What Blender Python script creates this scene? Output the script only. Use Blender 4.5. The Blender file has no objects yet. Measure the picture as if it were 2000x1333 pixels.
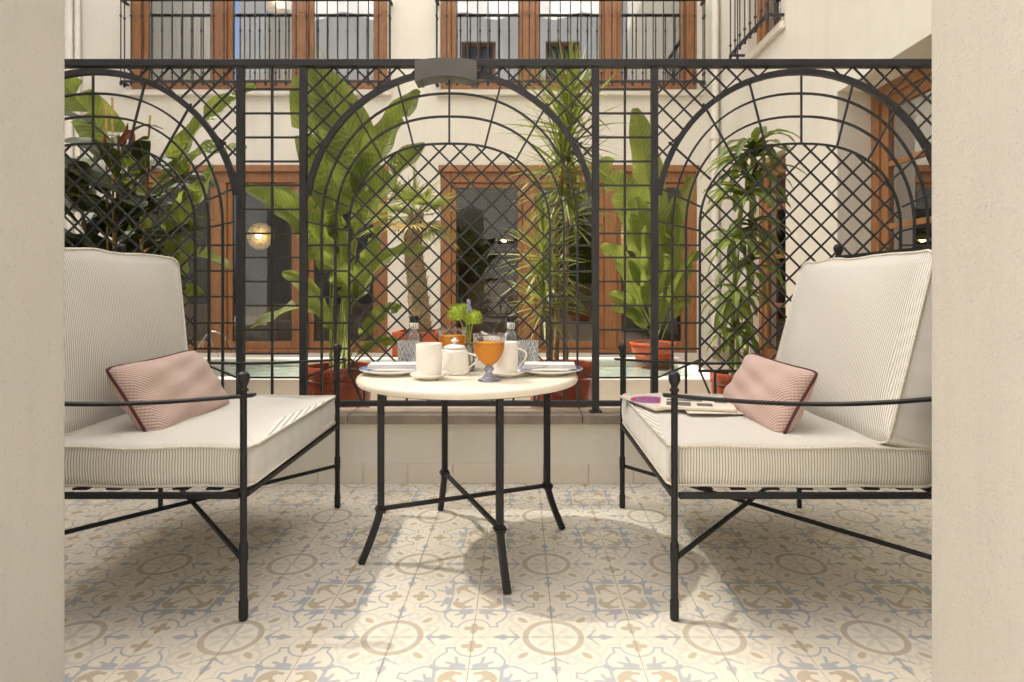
import bpy, math, random
import numpy as np
from mathutils import Vector, Matrix
random.seed(7)
R = math.radians
S = bpy.context.scene
COL = S.collection

# ------------------------------------------------------------------ camera, sky, sun, exposure
FPX, CX, CY, CAMH = 1180.0, 1017.0, 565.0, 0.865      # focal length / principal point of the 2000x1333 picture, eye height
cam = bpy.data.cameras.new('camera'); camo = bpy.data.objects.new('camera', cam); COL.objects.link(camo)
camo.location = (0, 0, CAMH); camo.rotation_euler = (R(90), 0, 0)
cam.sensor_width = 36; cam.lens = FPX / 2000 * 36
cam.shift_x = (1000 - CX) / 2000; cam.shift_y = -(666.5 - CY) / 2000
cam.clip_start = 0.05; cam.clip_end = 500
cam.dof.use_dof = True; cam.dof.focus_distance = 2.2; cam.dof.aperture_fstop = 9.0
S.camera = camo

SUNV = Vector((-0.104, 0.030, 0.163)).normalized()     # towards the sun
sel = math.asin(SUNV.z)
w = bpy.data.worlds.new('World'); S.world = w; w.use_nodes = True
nt = w.node_tree; nt.nodes.clear()
sky = nt.nodes.new('ShaderNodeTexSky'); sky.sky_type = 'NISHITA'; sky.sun_disc = False
sky.sun_elevation = sel; sky.sun_rotation = math.atan2(SUNV.x, SUNV.y)
sky.dust_density = 4.0; sky.ozone_density = 0.4; sky.air_density = 0.8
bg = nt.nodes.new('ShaderNodeBackground'); bg.inputs[1].default_value = 0.15
out = nt.nodes.new('ShaderNodeOutputWorld')
nt.links.new(sky.outputs[0], bg.inputs[0]); nt.links.new(bg.outputs[0], out.inputs[0])
sl = bpy.data.lights.new('sun', 'SUN'); slo = bpy.data.objects.new('sun', sl); COL.objects.link(slo)
sl.energy = 2.0; sl.angle = R(1.2); sl.color = (1.0, 0.94, 0.84)
slo.rotation_euler = SUNV.to_track_quat('Z', 'Y').to_euler(); slo.location = (-6, 2, 12)
S.view_settings.view_transform = 'Standard'; S.view_settings.look = 'None'
S.view_settings.gamma = 1.0; S.view_settings.exposure = 1.58
S.cycles.max_bounces = 10; S.cycles.diffuse_bounces = 5; S.cycles.transparent_max_bounces = 16
S.cycles.use_denoising = True; S.cycles.caustics_reflective = False; S.cycles.caustics_refractive = False
S.cycles.sample_clamp_indirect = 6.0

# ------------------------------------------------------------------ helpers
def W(px, py, Y):                                       # a point at depth Y
    return Vector(((px - CX) * Y / FPX, Y, CAMH - (py - CY) * Y / FPX))

class MB:
    def __init__(s): s.v = []; s.f = []; s.uv = None; s.mi = []
    def add(s, vs, fs):
        o = len(s.v); s.v += [Vector(p) for p in vs]; s.f += [tuple(i + o for i in f) for f in fs]; return s
    def box(s, c, d):
        cx, cy, cz = c; x, y, z = d[0] / 2, d[1] / 2, d[2] / 2
        vs = [(cx + a * x, cy + b * y, cz + e * z) for e in (-1, 1) for a, b in ((-1, -1), (1, -1), (1, 1), (-1, 1))]
        return s.add(vs, [(3, 2, 1, 0), (4, 5, 6, 7), (0, 1, 5, 4), (1, 2, 6, 5), (2, 3, 7, 6), (3, 0, 4, 7)])
    def b2(s, x0, x1, y0, y1, z0, z1):
        return s.box(((x0 + x1) / 2, (y0 + y1) / 2, (z0 + z1) / 2), (abs(x1 - x0), abs(y1 - y0), abs(z1 - z0)))
    def bar(s, p, q, wd, th, side=(0, 1, 0)):            # oriented square bar from p to q; th along side
        p = Vector(p); q = Vector(q); d = (q - p).normalized(); sd = Vector(side)
        sd = (sd - d * sd.dot(d)).normalized(); u = d.cross(sd)
        vs = []
        for c in (p, q):
            for a, b in ((-1, -1), (1, -1), (1, 1), (-1, 1)):
                vs.append(c + u * (a * wd / 2) + sd * (b * th / 2))
        return s.add(vs, [(3, 2, 1, 0), (4, 5, 6, 7), (0, 1, 5, 4), (1, 2, 6, 5), (2, 3, 7, 6), (3, 0, 4, 7)])
    def sweep(s, pts, prof, side, closed=False):         # sweep a closed profile [(u,v)] along pts, v along side
        pts = [Vector(p) for p in pts]; n = len(prof); m = len(pts); vs = []
        for i, p in enumerate(pts):
            a = pts[(i - 1) % m] if closed or i > 0 else p
            b = pts[(i + 1) % m] if closed or i < m - 1 else p
            d = (b - a).normalized(); sd = Vector(side); sd = (sd - d * sd.dot(d)).normalized(); u = d.cross(sd)
            k = 1.0
            vs += [p + u * (x * k) + sd * y for x, y in prof]
        fs = []
        for i in range(m if closed else m - 1):
            for j in range(n):
                a = i * n + j; b = i * n + (j + 1) % n; c = ((i + 1) % m) * n
                fs.append((a, b, c + (j + 1) % n, c + j))
        if not closed: fs += [tuple(range(n - 1, -1, -1)), tuple((m - 1) * n + j for j in range(n))]
        return s.add(vs, fs)
    def tube(s, pts, r, n=8, closed=False):
        pts = [Vector(p) for p in pts]; m = len(pts)
        rr = r if isinstance(r, (list, tuple)) else [r] * m
        vs = []; ref = None
        for i, p in enumerate(pts):
            a = pts[(i - 1) % m] if closed or i > 0 else p
            b = pts[(i + 1) % m] if closed or i < m - 1 else p
            d = (b - a); d = d.normalized() if d.length > 1e-9 else Vector((0, 0, 1))
            if ref is None: ref = Vector((1, 0, 0)) if abs(d.x) < .8 else Vector((0, 1, 0))
            sd = (ref - d * ref.dot(d)).normalized(); ref = sd; u = d.cross(sd)
            vs += [p + (u * math.cos(2 * math.pi * j / n) + sd * math.sin(2 * math.pi * j / n)) * rr[i] for j in range(n)]
        fs = []
        for i in range(m if closed else m - 1):
            for j in range(n):
                c = ((i + 1) % m) * n
                fs.append((i * n + j, c + j, c + (j + 1) % n, i * n + (j + 1) % n)[::-1])
        if not closed: fs += [tuple(range(n)), tuple((m - 1) * n + j for j in range(n - 1, -1, -1))]
        return s.add(vs, fs)
    def lathe(s, prof, c=(0, 0, 0), n=24):
        c = Vector(c); vs = []; idx = []
        for r, z in prof:
            if r < 1e-6: idx.append([len(vs)]); vs.append(c + Vector((0, 0, z)))
            else:
                idx.append(list(range(len(vs), len(vs) + n)))
                vs += [c + Vector((r * math.cos(2 * math.pi * j / n), r * math.sin(2 * math.pi * j / n), z)) for j in range(n)]
        fs = []
        for a, b in zip(idx, idx[1:]):
            for j in range(n):
                k = (j + 1) % n
                if len(a) == 1 and len(b) == 1: continue
                if len(a) == 1: fs.append((a[0], b[k], b[j]))
                elif len(b) == 1: fs.append((a[j], a[k], b[0]))
                else: fs.append((a[j], a[k], b[k], b[j]))
        return s.add(vs, fs)
    def ball(s, c, r, n=12, sz=1.0):
        return s.lathe([(r * math.sin(math.pi * i / (n // 2)) if 0 < i < n // 2 else 0, -r * sz * math.cos(math.pi * i / (n // 2))) for i in range(n // 2 + 1)], c, n)
    def build(s, name, m, parent=None, smooth=False, bevel=0, uvs=None):
        off = wl(parent)
        me = bpy.data.meshes.new(name)
        me.from_pydata([tuple(p - off) for p in s.v], [], s.f); me.update()
        if uvs is not None:
            lay = me.uv_layers.new(name='UVMap')
            for l in me.loops: lay.data[l.index].uv = uvs[l.vertex_index]
        return link(name, me, m, parent, smooth, bevel)

def wl(o):
    v = Vector((0, 0, 0))
    while o is not None: v = v + o.location; o = o.parent
    return v
def link(name, me, m, parent=None, smooth=False, bevel=0):
    o = bpy.data.objects.new(name, me); COL.objects.link(o)
    if m is not None and len(me.materials) == 0: me.materials.append(m)
    if parent is not None: o.parent = parent
    if smooth:
        me.polygons.foreach_set('use_smooth', [True] * len(me.polygons))
        if smooth == 'auto':
            me.set_sharp_from_angle(angle=R(40))
    if bevel:
        b = o.modifiers.new('bevel', 'BEVEL'); b.width = bevel; b.segments = 2; b.limit_method = 'ANGLE'; b.angle_limit = R(40)
    return o
def tag(o, label=None, cat=None, group=None, kind=None):
    if label: o['label'] = label
    if cat: o['category'] = cat
    if group: o['group'] = group
    if kind: o['kind'] = kind
    return o
def thing(name, label, cat, loc=(0, 0, 0), group=None):
    o = bpy.data.objects.new(name, None); COL.objects.link(o); o.location = loc; o.empty_display_size = .05
    return tag(o, label, cat, group)
def part(name, loc, parent):                             # an Empty part
    o = bpy.data.objects.new(name, None); COL.objects.link(o); o.parent = parent; o.location = Vector(loc) - wl(parent); o.empty_display_size = .05
    return o
def copy_tree(o, parent=None):
    c = o.copy(); COL.objects.link(c); c.parent = parent
    for ch in list(o.children): copy_tree(ch, c)
    return c

# ------------------------------------------------------------------ materials
class X:                                                 # arithmetic on shader sockets
    nt = None
    def __init__(s, k): s.k = k
    @staticmethod
    def op(o, *a):
        n = X.nt.nodes.new('ShaderNodeMath'); n.operation = o
        for i, q in enumerate(a):
            q = q.k if isinstance(q, X) else q
            if isinstance(q, (int, float)): n.inputs[i].default_value = q
            else: X.nt.links.new(q, n.inputs[i])
        return X(n.outputs[0])
    def __add__(s, o): return X.op('ADD', s, o)
    __radd__ = __add__
    def __sub__(s, o): return X.op('SUBTRACT', s, o)
    def __rsub__(s, o): return X.op('SUBTRACT', o, s)
    def __mul__(s, o): return X.op('MULTIPLY', s, o)
    __rmul__ = __mul__
    def __truediv__(s, o): return X.op('DIVIDE', s, o)
    def abs(s): return X.op('ABSOLUTE', s)
    def sqrt(s): return X.op('SQRT', s)
    def mn(s, o): return X.op('MINIMUM', s, o)
    def mx(s, o): return X.op('MAXIMUM', s, o)
    def sin(s): return X.op('SINE', s)
    def cos(s): return X.op('COSINE', s)

def newmat(name):
    m = bpy.data.materials.new(name); m.use_nodes = True
    t = m.node_tree; X.nt = t
    return m, t, t.nodes['Principled BSDF']
def nd(t, typ, **kw):
    n = t.nodes.new(typ)
    for k, v in kw.items():
        if isinstance(k, str) and hasattr(n, k) and k not in n.inputs: setattr(n, k, v)
        else: n.inputs[k].default_value = v
    return n
def c4(c): return (c[0], c[1], c[2], 1)
def coords(t, kind='Object'):
    n = t.nodes.new('ShaderNodeTexCoord') if kind != 'Position' else t.nodes.new('ShaderNodeNewGeometry')
    return n.outputs[kind]
def noise(t, vec, scale, detail=4, rough=.55, dist=0):
    n = t.nodes.new('ShaderNodeTexNoise'); n.inputs['Scale'].default_value = scale; n.inputs['Detail'].default_value = detail
    n.inputs['Roughness'].default_value = rough; n.inputs['Distortion'].default_value = dist
    if vec is not None: t.links.new(vec, n.inputs['Vector'])
    return n.outputs['Fac']
def ramp(t, fac, stops):
    n = t.nodes.new('ShaderNodeValToRGB'); e = n.color_ramp.elements
    while len(e) < len(stops): e.new(0.5)
    for i, (p, c) in enumerate(stops): e[i].position = p; e[i].color = c4(c)
    t.links.new(fac, n.inputs[0]); return n.outputs[0]
def mixc(t, fac, a, b, blend='MIX'):
    n = t.nodes.new('ShaderNodeMix'); n.data_type = 'RGBA'; n.blend_type = blend
    for i, q in ((0, fac), (6, a), (7, b)):
        q = q.k if isinstance(q, X) else q
        if isinstance(q, (int, float)): n.inputs[i].default_value = q
        elif isinstance(q, tuple): n.inputs[i].default_value = c4(q)
        else: t.links.new(q, n.inputs[i])
    return n.outputs[2]
def bump(t, b, h, strength=.3, dist=.01):
    n = t.nodes.new('ShaderNodeBump'); n.inputs['Strength'].default_value = strength; n.inputs['Distance'].default_value = dist
    t.links.new(h.k if isinstance(h, X) else h, n.inputs['Height']); t.links.new(n.outputs[0], b.inputs['Normal']); return n
def simple(name, col, rough=.5, metal=0, var=.12, vscale=8, bs=0, bscale=60, bd=.004, spec=.5, coord='Position', coat=0):
    m, t, b = newmat(name)
    v = coords(t, coord); f = noise(t, v, vscale, 5)
    lo = tuple(c * (1 - var) for c in col); hi = tuple(min(1, c * (1 + var)) for c in col)
    t.links.new(ramp(t, f, [(.3, lo), (.7, hi)]), b.inputs['Base Color'])
    b.inputs['Roughness'].default_value = rough; b.inputs['Metallic'].default_value = metal
    b.inputs['Specular IOR Level'].default_value = spec; b.inputs['Coat Weight'].default_value = coat
    if bs: bump(t, b, noise(t, v, bscale, 6, .65), bs, bd)
    return m
M = {}
# plaster: fine grain with little dark pits and slow tone changes
def plaster(name, col, pit=.35, scale=160, bs=.25):
    m, t, b = newmat(name); v = coords(t, 'Position')
    big = noise(t, v, 1.1, 6, .6); mid = noise(t, v, 9, 5, .6)
    c = ramp(t, big, [(.3, tuple(q * .90 for q in col)), (.7, tuple(min(1, q * 1.04) for q in col))])
    c = mixc(t, X(mid) * .10, c, tuple(q * .72 for q in col))
    mp = t.nodes.new('ShaderNodeMapping'); mp.inputs['Scale'].default_value = (5, 5, .35); t.links.new(v, mp.inputs[0])
    c = mixc(t, X(ramp(t, noise(t, mp.outputs[0], 2.2, 6, .65), [(.5, (0, 0, 0)), (.75, (1, 1, 1))])) * .22, c, tuple(q * .70 for q in col))
    vo = t.nodes.new('ShaderNodeTexVoronoi'); vo.inputs['Scale'].default_value = scale; t.links.new(v, vo.inputs['Vector'])
    pits = ramp(t, vo.outputs['Distance'], [(.02, (1, 1, 1)), (.20, (0, 0, 0))])
    msk = ramp(t, noise(t, v, scale * .35, 3), [(.38, (0, 0, 0)), (.50, (1, 1, 1))])
    pm = X(pits) * X(msk)
    c = mixc(t, pm * pit, c, tuple(q * .45 for q in col))
    t.links.new(c, b.inputs['Base Color']); b.inputs['Roughness'].default_value = .85; b.inputs['Specular IOR Level'].default_value = .25
    bump(t, b, X(noise(t, v, scale * .8, 5, .6)) - pm * .8, bs, .004)
    return m
M['wall'] = plaster('facade_plaster', (.775, .745, .66), .12, 60, .12)
M['jamb'] = plaster('rough_plaster', (.615, .585, .515), .85, 150, .6)
M['lowwall'] = plaster('parapet_plaster', (.81, .775, .68), .15, 40, .3)
M['iron'] = simple('black_iron', (.008, .009, .011), .48, .0, .25, 30, .12, 220, .002, .45)
M['fence'] = simple('fence_paint', (.031, .032, .035), .45, 0, .2, 12, .08, 240, .002, .45)
M['grey'] = simple('grey_paint', (.14, .135, .12), .6, 0, .1, 10, .06, 300, .002)
M['grout'] = simple('grout', (.40, .34, .25), .9, 0, .15, 20, .2, 200, .002)
M['pave'] = simple('courtyard_paving', (.55, .49, .40), .8, 0, .15, 3, .2, 60, .004)
M['cap'] = simple('brown_stone', (.30, .25, .19), .55, 0, .22, 9, .12, 120, .003)
M['skirt'] = simple('cream_tile', (.77, .72, .62), .4, 0, .05, 4, .06, 60, .002)
M['quartz'] = simple('cream_quartz', (.82, .765, .64), .16, 0, .05, 160, .02, 300, .001)
M['china'] = simple('white_china', (.86, .835, .77), .14, 0, .02, 5, 0, coat=.3)
M['blue_china'] = simple('blue_rim', (.22, .28, .52), .2, 0, .7, 90)
M['linen'] = simple('linen_napkin', (.80, .77, .72), .9, 0, .05, 40, .25, 500, .002)
M['steel'] = simple('steel', (.62, .60, .56), .18, 1, .05, 20)
M['white'] = simple('white_paint', (.78, .75, .68), .5, 0, .05, 4)
def potmat(name, col, rough, coat):
    m, t, b = newmat(name); v = coords(t, 'Position')
    f = noise(t, v, 7, 6, .6); c = ramp(t, f, [(.3, tuple(q * .7 for q in col)), (.7, tuple(q * 1.2 for q in col))])
    st = ramp(t, noise(t, v, 11, 8, .75, .6), [(.55, (0, 0, 0)), (.72, (1, 1, 1))]); X.nt = t
    c = mixc(t, X(st) * .30, c, (.50, .36, .26))
    t.links.new(c, b.inputs['Base Color']); t.links.new((X(st) * .4 + rough).k, b.inputs['Roughness']); b.inputs['Coat Weight'].default_value = coat
    bump(t, b, noise(t, v, 40, 5), .1, .004); return m
M['terracotta'] = potmat('glazed_terracotta', (.25, .050, .022), .24, .3)
M['orange_pot'] = potmat('orange_pot', (.46, .080, .024), .35, 0)
M['soil'] = simple('soil', (.06, .04, .025), .95, 0, .5, 60, .8, 90, .02)
M['bamboo'] = simple('bamboo', (.55, .34, .12), .5, 0, .25, 25, .2, 60)
M['bark'] = simple('cane_bark', (.30, .21, .12), .85, 0, .4, 45, .8, 90, .01)
M['cord'] = simple('dark_cord', (.02, .02, .02), .6)
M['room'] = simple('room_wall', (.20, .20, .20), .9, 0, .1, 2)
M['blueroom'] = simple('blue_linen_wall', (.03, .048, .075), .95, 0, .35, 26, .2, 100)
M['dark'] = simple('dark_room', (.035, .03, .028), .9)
M['curtain'] = simple('grey_curtain', (.13, .13, .14), .95, 0, .1, 6)
M['stopper'] = simple('black_cap', (.015, .015, .016), .35)
def wood(name, col, rough=.38):
    m, t, b = newmat(name); v = coords(t, 'Position')
    mp = t.nodes.new('ShaderNodeMapping'); mp.inputs['Scale'].default_value = (14, 14, 1.6); t.links.new(v, mp.inputs[0])
    g = noise(t, mp.outputs[0], 3.0, 8, .65, .8)
    c = ramp(t, g, [(.25, tuple(q * .55 for q in col)), (.5, col), (.75, tuple(min(1, q * 1.35) for q in col))])
    t.links.new(c, b.inputs['Base Color']); b.inputs['Roughness'].default_value = rough
    bump(t, b, g, .1, .004); return m
M['wood'] = wood('varnished_wood', (.30, .138, .054))
M['wood2'] = wood('sideboard_wood', (.17, .09, .045), .45)

def glass_pane(name, refl, tint=(.9, .93, .93)):
    m, t, b = newmat(name); t.nodes.remove(b); o = t.nodes['Material Output']
    tr = t.nodes.new('ShaderNodeBsdfTransparent'); tr.inputs[0].default_value = c4(tint)
    gl = t.nodes.new('ShaderNodeBsdfGlossy'); gl.inputs['Roughness'].default_value = .0; gl.inputs[0].default_value = (.95, .95, .95, 1)
    fr = t.nodes.new('ShaderNodeFresnel'); fr.inputs[0].default_value = 1.38
    bp = t.nodes.new('ShaderNodeBump'); bp.inputs['Strength'].default_value = .015; bp.inputs['Distance'].default_value = .02
    t.links.new(noise(t, coords(t, 'Position'), 1.6, 1), bp.inputs['Height']); t.links.new(bp.outputs[0], gl.inputs['Normal'])
    X.nt = t; f = (X(fr.outputs[0]) + refl).mn(1.0)
    mx = t.nodes.new('ShaderNodeMixShader'); t.links.new(f.k, mx.inputs[0]); t.links.new(tr.outputs[0], mx.inputs[1]); t.links.new(gl.outputs[0], mx.inputs[2])
    t.links.new(mx.outputs[0], o.inputs[0]); return m
M['pane'] = glass_pane('window_glass', .025)
M['pane_side'] = glass_pane('side_window_glass', .48)
M['pane_up'] = glass_pane('coated_window_glass', .22)
def clear_glass(name, tint=(1, 1, 1), cut=0, scale=60, ior=1.5, depth=.3, frost=.08):
    """thin-walled glass: tinted see-through wall with a Fresnel mirror, cut facets as relief"""
    m, t, b = newmat(name); t.nodes.remove(b); o = t.nodes['Material Output']; X.nt = t
    tr = t.nodes.new('ShaderNodeBsdfTransparent'); gl = t.nodes.new('ShaderNodeBsdfGlossy'); gl.inputs['Roughness'].default_value = .03
    fr = t.nodes.new('ShaderNodeFresnel'); fr.inputs[0].default_value = ior
    tr.inputs[0].default_value = c4(tint)
    if cut:
        g = coords(t, 'Object'); sp = t.nodes.new('ShaderNodeSeparateXYZ'); t.links.new(g, sp.inputs[0])
        x, y, z = (X(q) for q in sp.outputs); th = X.op('ARCTAN2', y, x) * cut
        h = ((th + z * scale).sin().abs()).mn(((th - z * scale).sin()).abs())
        bp = t.nodes.new('ShaderNodeBump'); bp.inputs['Strength'].default_value = 1; bp.inputs['Distance'].default_value = .003
        t.links.new(h.k, bp.inputs['Height'])
        t.links.new(bp.outputs[0], gl.inputs['Normal'])
        e = (1.0 - h * 3.2).mx(0.0)
        t.links.new(mixc(t, e * depth * 2.0, tint, tuple(q * .35 for q in tint)), tr.inputs[0])
    mx = t.nodes.new('ShaderNodeMixShader'); t.links.new(fr.outputs[0], mx.inputs[0])
    t.links.new(tr.outputs[0], mx.inputs[1]); t.links.new(gl.outputs[0], mx.inputs[2])
    df = t.nodes.new('ShaderNodeBsdfTranslucent'); df.inputs[0].default_value = (.85, .85, .82, 1); dd = t.nodes.new('ShaderNodeBsdfDiffuse'); dd.inputs[0].default_value = (.85, .85, .82, 1)
    md = t.nodes.new('ShaderNodeMixShader'); t.links.new(df.outputs[0], md.inputs[1]); t.links.new(dd.outputs[0], md.inputs[2])
    m3 = t.nodes.new('ShaderNodeMixShader'); m3.inputs[0].default_value = frost
    if cut: t.links.new((e * frost * 2.0 + frost * .5).k, m3.inputs[0])
    t.links.new(mx.outputs[0], m3.inputs[1]); t.links.new(md.outputs[0], m3.inputs[2]); t.links.new(m3.outputs[0], o.inputs[0])
    return m
M['glass'] = clear_glass('clear_glass', (.96, .97, .97))
M['cutglass'] = clear_glass('cut_glass', (.95, .95, .95), 7, 90, 1.45, .06, .26)
M['gobletglass'] = clear_glass('moulded_glass', (.99, .99, 1), 11, 200, 1.32, .08, .03)
M['footglass'] = clear_glass('lilac_glass', (.74, .77, .93), 8, 160, 1.5, .12, .12)
def juice():
    m, t, b = newmat('orange_juice')
    g = noise(t, coords(t, 'Object'), 60, 3)
    t.links.new(ramp(t, g, [(.3, (1.0, .44, .006)), (.7, (1.0, .54, .02))]), b.inputs['Base Color'])
    b.inputs['Roughness'].default_value = .25; b.inputs['Subsurface Weight'].default_value = .0
    sp = t.nodes.new('ShaderNodeSeparateXYZ'); t.links.new(coords(t, 'Object'), sp.inputs[0]); X.nt = t
    x, y, z = (X(q) for q in sp.outputs); th = X.op('ARCTAN2', y, x) * 9
    bump(t, b, ((th + z * 190).sin().abs()).mn((th - z * 190).sin().abs()), .5, .003)
    o = t.nodes['Material Output']; tl = t.nodes.new('ShaderNodeBsdfTranslucent'); tl.inputs[0].default_value = (1, .52, .03, 1)
    mx = t.nodes.new('ShaderNodeMixShader'); mx.inputs[0].default_value = .35
    t.links.new(b.outputs[0], mx.inputs[1]); t.links.new(tl.outputs[0], mx.inputs[2]); t.links.new(mx.outputs[0], o.inputs[0])
    b.inputs['Subsurface Radius'].default_value = (.02, .008, .002); return m
M['juice'] = juice()
def emit(name, col, strength):
    m, t, b = newmat(name); b.inputs['Base Color'].default_value = c4(col)
    b.inputs['Emission Color'].default_value = c4(col); b.inputs['Emission Strength'].default_value = strength; return m
M['bulb'] = emit('lit_bulb', (1, .72, .34), 9)
def disc_mat():
    m, t, b = newmat('mottled_stone_disc'); v = coords(t, 'Position')
    f = noise(t, v, 26, 5, .7, 1.5)
    t.links.new(ramp(t, f, [(.38, (.12, .07, .03)), (.48, (.72, .55, .30)), (.7, (.86, .74, .50))]), b.inputs['Base Color'])
    b.inputs['Roughness'].default_value = .6; return m
M['disc'] = disc_mat()

# woven outdoor fabric: cream yarn with fine dark stripes broken into stitches (UV in metres)
def weave(name, base, dark, pitch=.0074, stitch=.0036, amt=.75, duty=.25):
    m, t, b = newmat(name); uv = t.nodes.new('ShaderNodeTexCoord').outputs['UV']
    sp = t.nodes.new('ShaderNodeSeparateXYZ'); t.links.new(uv, sp.inputs[0]); X.nt = t
    u, v = X(sp.outputs[0]), X(sp.outputs[1])
    wob = (X(noise(t, uv, 18, 3)) - .5) * .004
    a = ((u + wob) * (2 * math.pi / pitch)).sin(); c = (v * (2 * math.pi / stitch) + u * (math.pi / pitch)).sin()
    k = X.op('SMOOTH_MIN', a * 1.6 + duty, 1.0, .3).mx(0.0); k = k * (c * .2 + .8)
    n = X(noise(t, uv, 30, 5)); base2 = mixc(t, n * .25, base, tuple(q * .78 for q in base))
    t.links.new(mixc(t, k * amt, base2, dark), b.inputs['Base Color'])
    b.inputs['Roughness'].default_value = .95; b.inputs['Specular IOR Level'].default_value = .15
    b.inputs['Sheen Weight'].default_value = .15
    bump(t, b, a * .5 + c * .5 + n, .25, .0015)
    return m
M['fabric'] = weave('striped_weave', (.83, .805, .73), (.085, .095, .095), duty=-.10, amt=.75)
M['fabric_fine'] = weave('striped_weave_edge', (.70, .67, .595), (.40, .39, .36), duty=-.1, amt=.12)
M['pillow'] = weave('pink_basket_weave', (.64, .52, .46), (.30, .095, .07), .0074, .0074, .72, .30)
M['piping'] = simple('burgundy_piping', (.085, .018, .02), .8, 0, .2, 200)
M['cream_piping'] = simple('cream_piping', (.72, .68, .58), .9, 0, .25, 260)

# leaves: UV.x across (-1..1), UV.y along (0..1)
def leafmat(name, c1, c2, vein, nv=46, trans=.35, rough=.38, veinamt=.7, slant=.12, mid=.05, bs=.9, edge=.8, spec=.5):
    m, t, b = newmat(name); uv = t.nodes.new('ShaderNodeTexCoord').outputs['UV']
    sp = t.nodes.new('ShaderNodeSeparateXYZ'); t.links.new(uv, sp.inputs[0]); X.nt = t
    u, v = X(sp.outputs[0]), X(sp.outputs[1])
    pos = coords(t, 'Position'); f = noise(t, pos, 6, 4)
    c = ramp(t, f, [(.3, c1), (.7, c2)])
    st = ((v - u.abs() * slant) * (nv * 2 * math.pi)).sin()
    st2 = ((v - u.abs() * slant) * (nv * 5.3 * math.pi)).sin()
    c = mixc(t, (st * .5 + st2 * .3 + .3).mx(0.0) * veinamt, c, vein)
    md = X.op('SMOOTHSTEP', u.abs() * -1.0, -mid * 1.6, -mid * .5) if False else (1.0 - u.abs() / mid).mx(0.0).mn(1.0)
    c = mixc(t, md * .8, c, tuple(min(1, q * 1.5 + .03) for q in vein))
    oi = t.nodes.new('ShaderNodeObjectInfo')
    c = mixc(t, X(oi.outputs['Random']) * .40, c, mixc(t, 1.0, c, (.42, .48, .40), 'MULTIPLY'))
    b.inputs['Specular IOR Level'].default_value = spec
    ed = ((u.abs() - .93) * 14).mx(0.0).mn(1.0) * X(ramp(t, noise(t, pos, 9, 3), [(.45, (0, 0, 0)), (.6, (1, 1, 1))]))
    c = mixc(t, ed * edge, c, (.22, .13, .05))
    t.links.new(c, b.inputs['Base Color']); b.inputs['Roughness'].default_value = rough
    bump(t, b, st * .6 + st2 * .4 - md, bs, .018)
    o = t.nodes['Material Output']; tl = t.nodes.new('ShaderNodeBsdfTranslucent')
    t.links.new(mixc(t, .6, c, (.40, .47, .08)), tl.inputs[0])
    mx = t.nodes.new('ShaderNodeMixShader'); mx.inputs[0].default_value = trans
    t.links.new(b.outputs[0], mx.inputs[1]); t.links.new(tl.outputs[0], mx.inputs[2]); t.links.new(mx.outputs[0], o.inputs[0])
    return m
M['paddle'] = leafmat('paddle_leaf', (.12, .182, .028), (.225, .295, .055), (.36, .42, .15), 24, .48)
M['paddle2'] = leafmat('young_paddle_leaf', (.19, .26, .045), (.31, .38, .085), (.46, .50, .20), 24, .48)
M['stalk'] = simple('green_stalk', (.26, .31, .06), .45, 0, .3, 12)
M['ficus'] = leafmat('rubber_leaf', (.026, .038, .014), (.055, .070, .026), (.085, .10, .045), 16, .05, .55, .25, .25, .05, .12, .3, .18)
M['ficus_red'] = simple('red_leaf_sheath', (.22, .05, .025), .4)
M['strap'] = leafmat('strap_leaf', (.055, .095, .014), (.14, .18, .028), (.17, .21, .05), 2, .3, .45, .25, 0, .12, .1, .5, .25)
M['spike'] = leafmat('spiky_leaf', (.13, .18, .025), (.31, .35, .06), (.26, .27, .07), 1, .3, .4, .3, 0, .2, .05)
M['fan'] = leafmat('palm_leaf', (.10, .135, .035), (.24, .26, .08), (.34, .34, .12), 1, .3, .45, .3, 0, .2, .05)
M['dryfan'] = simple('dry_leaf', (.42, .30, .10), .7, 0, .3, 9)
M['pompom'] = simple('lime_flower', (.36, .46, .045), .8, 0, .35, 120)
M['lav'] = simple('lavender_flower', (.45, .42, .66), .8, 0, .25, 200)

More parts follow.
